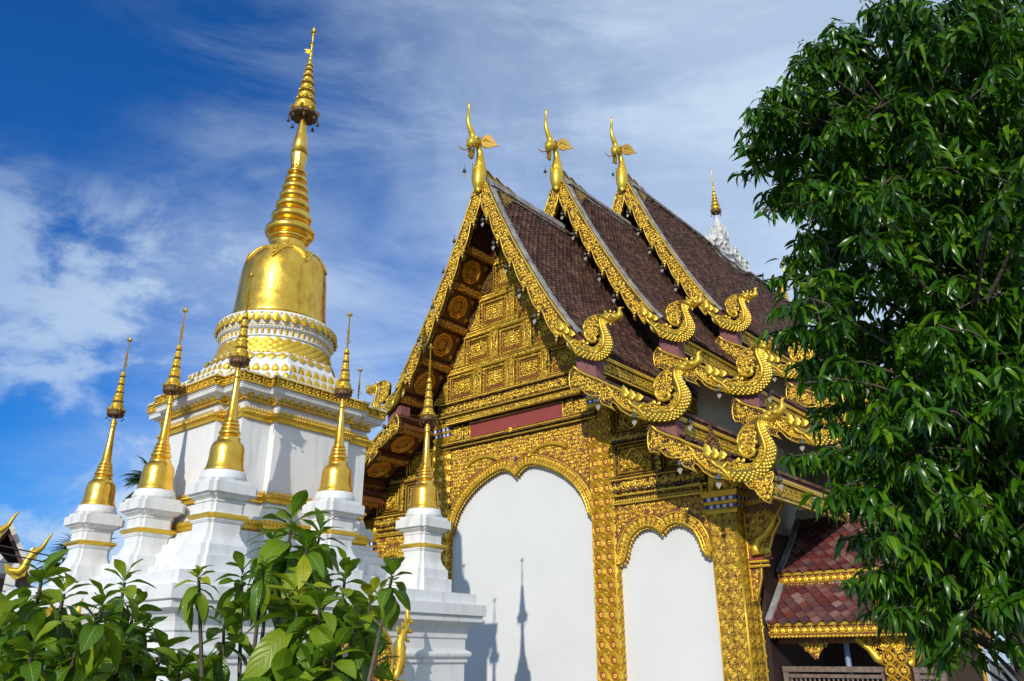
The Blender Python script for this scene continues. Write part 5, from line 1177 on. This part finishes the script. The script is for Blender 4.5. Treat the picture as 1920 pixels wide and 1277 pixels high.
mb.build('trunk', mat('dark_bark', (0.06, 0.045, 0.032), .9, 0.0, var=(0.10, 0.08, 0.06), vscale=12, bump=.5), TREE)
ros = np.array(ros) + TCEN; rdir = np.array(rdir)
mb = MB(); LT = [leaf_template(4, 2, .24, d_, .35, 0, peak=.42) for d_ in (.35, .65, .95)]
for k in range(12):
    n = len(ros); a = rng.uniform(0, 2 * pi, n); out = np.c_[np.cos(a), np.sin(a), rng.uniform(-1.25, .05, n)]
    d = out * .9 + rdir * .4; base = ros + rng.normal(0, .012, (n, 3)) - rdir * rng.uniform(0, .09, n)[:, None]
    L = rng.uniform(.07, .118, n); T, uv = LT[k % 3]; leaves(mb, T, uv, base, d, L, 0, .4)
mb.build('crown', LTREE, TREE)

# shrubs in front of the chedi (rosette centres and leaf lengths)
SA = [(-0.99, 3.62, 2.16, 0.275), (-0.91, 3.83, 2.14, 0.2), (-1.24, 3.27, 1.9, 0.12), (-1.21, 3.7, 1.95, 0.17), (-1.23, 3.6, 1.74, 0.21), (-1.02, 3.38, 1.95, 0.13), (-1.13, 3.82, 2.10, 0.2), (-0.89, 3.54, 2.05, 0.2)]
SB = [(-0.86, 3.34, 1.82, 0.26), (-0.72, 3.56, 1.93, 0.19), (-0.46, 3.17, 1.90, 0.125), (-0.6, 3.54, 1.83, 0.18), (-0.86, 3.4, 1.69, 0.28), (-0.66, 3.16, 1.62, 0.22), (-0.98, 3.55, 1.58, 0.23), (-0.62, 3.3, 1.71, 0.18), (-0.75, 3.26, 1.79, 0.21), (-0.59, 3.64, 1.59, 0.18), (-0.74, 3.15, 1.54, 0.22)]
SC = [(-1.73, 3.04, 1.87, 0.18), (-1.75, 3.25, 1.84, 0.18), (-1.43, 2.92, 1.77, 0.16), (-1.84, 3.15, 1.76, 0.17), (-1.75, 3.09, 1.69, 0.19), (-1.49, 2.92, 1.66, 0.18), (-1.9, 3.22, 1.62, 0.23), (-1.6, 3.0, 1.58, 0.21), (-1.76, 2.9, 1.7, 0.19)]
SD = [(-1.61, 3.44, 1.9, 0.17), (-1.64, 3.63, 1.79, 0.16), (-1.48, 3.23, 1.65, 0.19), (-1.5, 3.65, 1.61, 0.22), (-1.39, 3.6, 1.55, 0.22), (-1.53, 3.24, 1.57, 0.21), (-1.61, 3.7, 1.7, 0.19), (-1.64, 3.32, 1.72, 0.18)]
ST = [leaf_template(9, 4, w_, d_, .30, .10, peak=.6) for w_, d_ in ((.46, .35), (.48, .7), (.44, 1.0))]
def shrub(name, rs, base, label, young=(), extra=8):
    base = np.array(base); root = empty('leafy_shrub', base, label, 'shrub'); rs = [np.array(r) for r in rs]
    lo = min(r[2] for r in rs)
    ex = []
    for k in range(extra):
        r = rs[rng.integers(len(rs))]; ex.append(np.array([r[0] + rng.normal(0, .09), r[1] + rng.normal(0, .12), rng.uniform(1.15, lo + .10), r[3] * .95]))
    mb = MB(); lf = MB(); yl = MB(); ny = 0
    for i, r in enumerate(rs + ex):
        p = r[:3]; b = base + np.array([rng.normal(0, .03), rng.normal(0, .03), 0]); h = p[2]
        m1 = b + (p - b) * np.array([.15, .15, .45]); m2 = b + (p - b) * np.array([.75, .75, .80])
        sweep(mb, ident, [b, m1, m2, p], [.016, .012, .009, .006], 6)
        n = 18 if i < len(rs) else 12; k = np.arange(n); a = k * ga + rng.uniform(0, 6); el = np.linspace(1.15, -.75, n) + rng.normal(0, .12, n)
        d = np.c_[np.cos(a) * np.cos(el), np.sin(a) * np.cos(el), np.sin(el)]; s_ = r[3] * .92 * np.linspace(.62, 1.05, n) * rng.uniform(.85, 1.1, n); bs = p + np.c_[np.zeros((n, 2)), np.linspace(.03, -.12, n) * r[3] / .2]
        tidx = np.clip((k * 3) // n + rng.integers(-1, 2, n), 0, 2)
        for t_ in range(3):
            q = tidx == t_
            if not q.any(): continue
            T, uv = ST[t_]
            if i in young:
                qy = q & (k < 9); q = q & ~qy
                if qy.any(): leaves(yl, T, uv, bs[qy], d[qy], s_[qy], 0, .25); ny += 1
                if not q.any(): continue
            leaves(lf, T, uv, bs[q], d[q], s_[q], 0, .25)
    mb.build('stems', STEM, root); lf.build('foliage', LSHR, root)
    if ny: yl.build('young_leaves', LYOUNG, root)
shrub('a', SA, (-1.08, 3.66, 0), 'tallest shrub with large ribbed leaves, standing near terrace corner', (2,), 0)
shrub('b', SB, (-.72, 3.36, 0), 'bushy shrub with yellowish new leaves, just left of the gilded naga arch', (0, 3), 3)
shrub('c', SC, (-1.68, 3.05, 0), 'low dense shrub with broad leaves at the bottom left corner', (1,), 8)
shrub('d', SD, (-1.55, 3.45, 0), 'low shrub with upright leaf tuft between corner shrub and tallest shrub', (5,), 4)

# palms far behind the chedi
def palm(base, h, rad, label, nf=22):
    base = np.array(base); root = empty('palm_tree', base, label, 'palm tree'); mb = MB(); top = base + [0, 0, h]
    sweep(mb, ident, [base, base + [0.05, 0, h * .5], top], [.17, .13, .11], 8); mb.build('trunk', BARK, root)
    mb = MB(); T = leaf_template(3, 2, .085, .3, .5)
    for i in range(nf):
        a = i * ga; el = rng.uniform(-.5, 1.1); ax = np.array([cos(a) * cos(el), sin(a) * cos(el), sin(el)]); sd = np.cross(ax, [0, 0, 1.0]); sd /= np.linalg.norm(sd); c = top + ax * rad * .45
        sweep(mb, ident, [top, c], [.02, .012], 4)
        th = np.linspace(-1.5, 1.5, 19); d = np.cos(th)[:, None] * ax + np.sin(th)[:, None] * sd + np.array([0, 0, -.12]); leaves(mb, T[0], T[1], np.repeat(c[None], 19, 0), d, np.full(19, rad * .62) * rng.uniform(.85, 1.1, 19), 0, .1)
    mb.build('crown', LPALM, root)
palm((-10.75, 23.9, 0), 6.55, 1.05, 'fan palm peeking out between two small chedis on the left')
palm((-12.35, 23.4, 0), 4.15, 1.15, 'low fan palm half hidden behind the leftmost small chedi')

# monastery house at the far left edge
B0 = np.array([-15.4, 25.9, 0]); vd = B0 / np.linalg.norm(B0); rv = np.array([vd[1], -vd[0], 0])
FBH = lambda p: B0 + p[:, 0:1] * rv + p[:, 1:2] * EZ - p[:, 2:3] * vd
HOUSE = empty('monastery_house', B0, 'distant white house with steep brown roof and golden naga ends, far left', 'house')
mb = MB(); prism(mb, FBH, [(-.62, 5.62), (.28, 4.14), (.08, 4.05), (-.62, 5.28), (-1.32, 4.05), (-1.52, 4.14)], -8, .1, 0); roof = mb.build('roof', SHADEROOF, HOUSE)
mb = MB(); prism(mb, FBH, [(-.62, 5.72), (.34, 4.1), (.22, 4.04), (-.62, 5.46), (-1.46, 4.04), (-1.58, 4.1)], .11, .22, 0); mb.build('bargeboard', STUCCO, roof)
mb = MB(); box(mb, FBH, -4.3, -.3, 0, 4.4, -8, -.9); box(mb, FBH, -.42, -.14, 0, 4.1, -.89, .0); box(mb, FBH, -2.4, -.1, 4.12, 4.42, -.88, .02); prism(mb, FBH, [(-1.5, 4.44), (-.98, 4.95), (-.45, 4.44)], -.7, .0, 0); mb.build('wall', WHITE, HOUSE)
mb = MB(); prism(mb, FBH, [(-.62, 5.2), (-.1, 4.45), (-1.2, 4.45)], -1.2, -1.0, 0); box(mb, FBH, -2.2, -.44, .2, 4.0, -.88, -.8); mb.build('gable_wall', SHADEROOF, HOUSE)
mb = MB(); prism(mb, FBH, [(-.13, 4.3), (.3, 3.9), (.3, 3.7), (-.13, 3.9)], -2.5, .3, 0); mb.build('lower_roof', TILEP, HOUSE)
for ox, oz, s_ in ((.05, 4.05, 1.0), (-1.0, 4.65, 1.0)):
    mb = MB(); f = lambda p, ox=ox, oz=oz, s_=s_: FBH(np.c_[ox + p[:, 0] * s_, oz + p[:, 1] * s_, .6 + p[:, 2] * s_])
    sweep(mb, f, [(-.55, .22, 0), (-.40, .10, 0), (-.15, .05, 0), (-.02, .2, 0), (.02, .42, 0), (.12, .6, 0), (.24, .72, 0), (.36, .85, 0), (.42, 1.02, 0), (.50, 1.2, 0), (.56, 1.3, 0)], [.02, .08, .14, .13, .11, .12, .10, .07, .05, .035, .01], 10, 0); flame(mb, f, (.1, .55), (.02, .72), .12, .05, .05, 0); flame(mb, f, (.2, .6), (.22, .42), .1, .05, .05, 0); flame(mb, f, (.05, .66), (.14, .84), .1, .05, .05, 0)
    prism(mb, f, [(-.58, .3), (-.5, .05), (-.2, -.18), (.05, -.05), (.05, .2), (-.1, .12), (-.3, .18)], -.06, .06, 0); mb.build('naga_finial', GOLDP, HOUSE)
for dz, lab in ((0.0, 'upper black power cable crossing the gap beside the distant house'), (-.2, 'lower black power cable crossing the gap beside the distant house')):
    mb = MB(); P_ = [np.array([-24, 19.2, 6.4 + dz]), np.array([-14.2, 24.15, 4.56 + dz]), np.array([-13.37, 24.6, 4.41 + dz]), np.array([-4, 29.6, 3.6 + dz])]; sweep(mb, ident, P_, .022, 5); tag(mb.build('power_cable', WIRE, None, P_[0]), lab, 'cable')
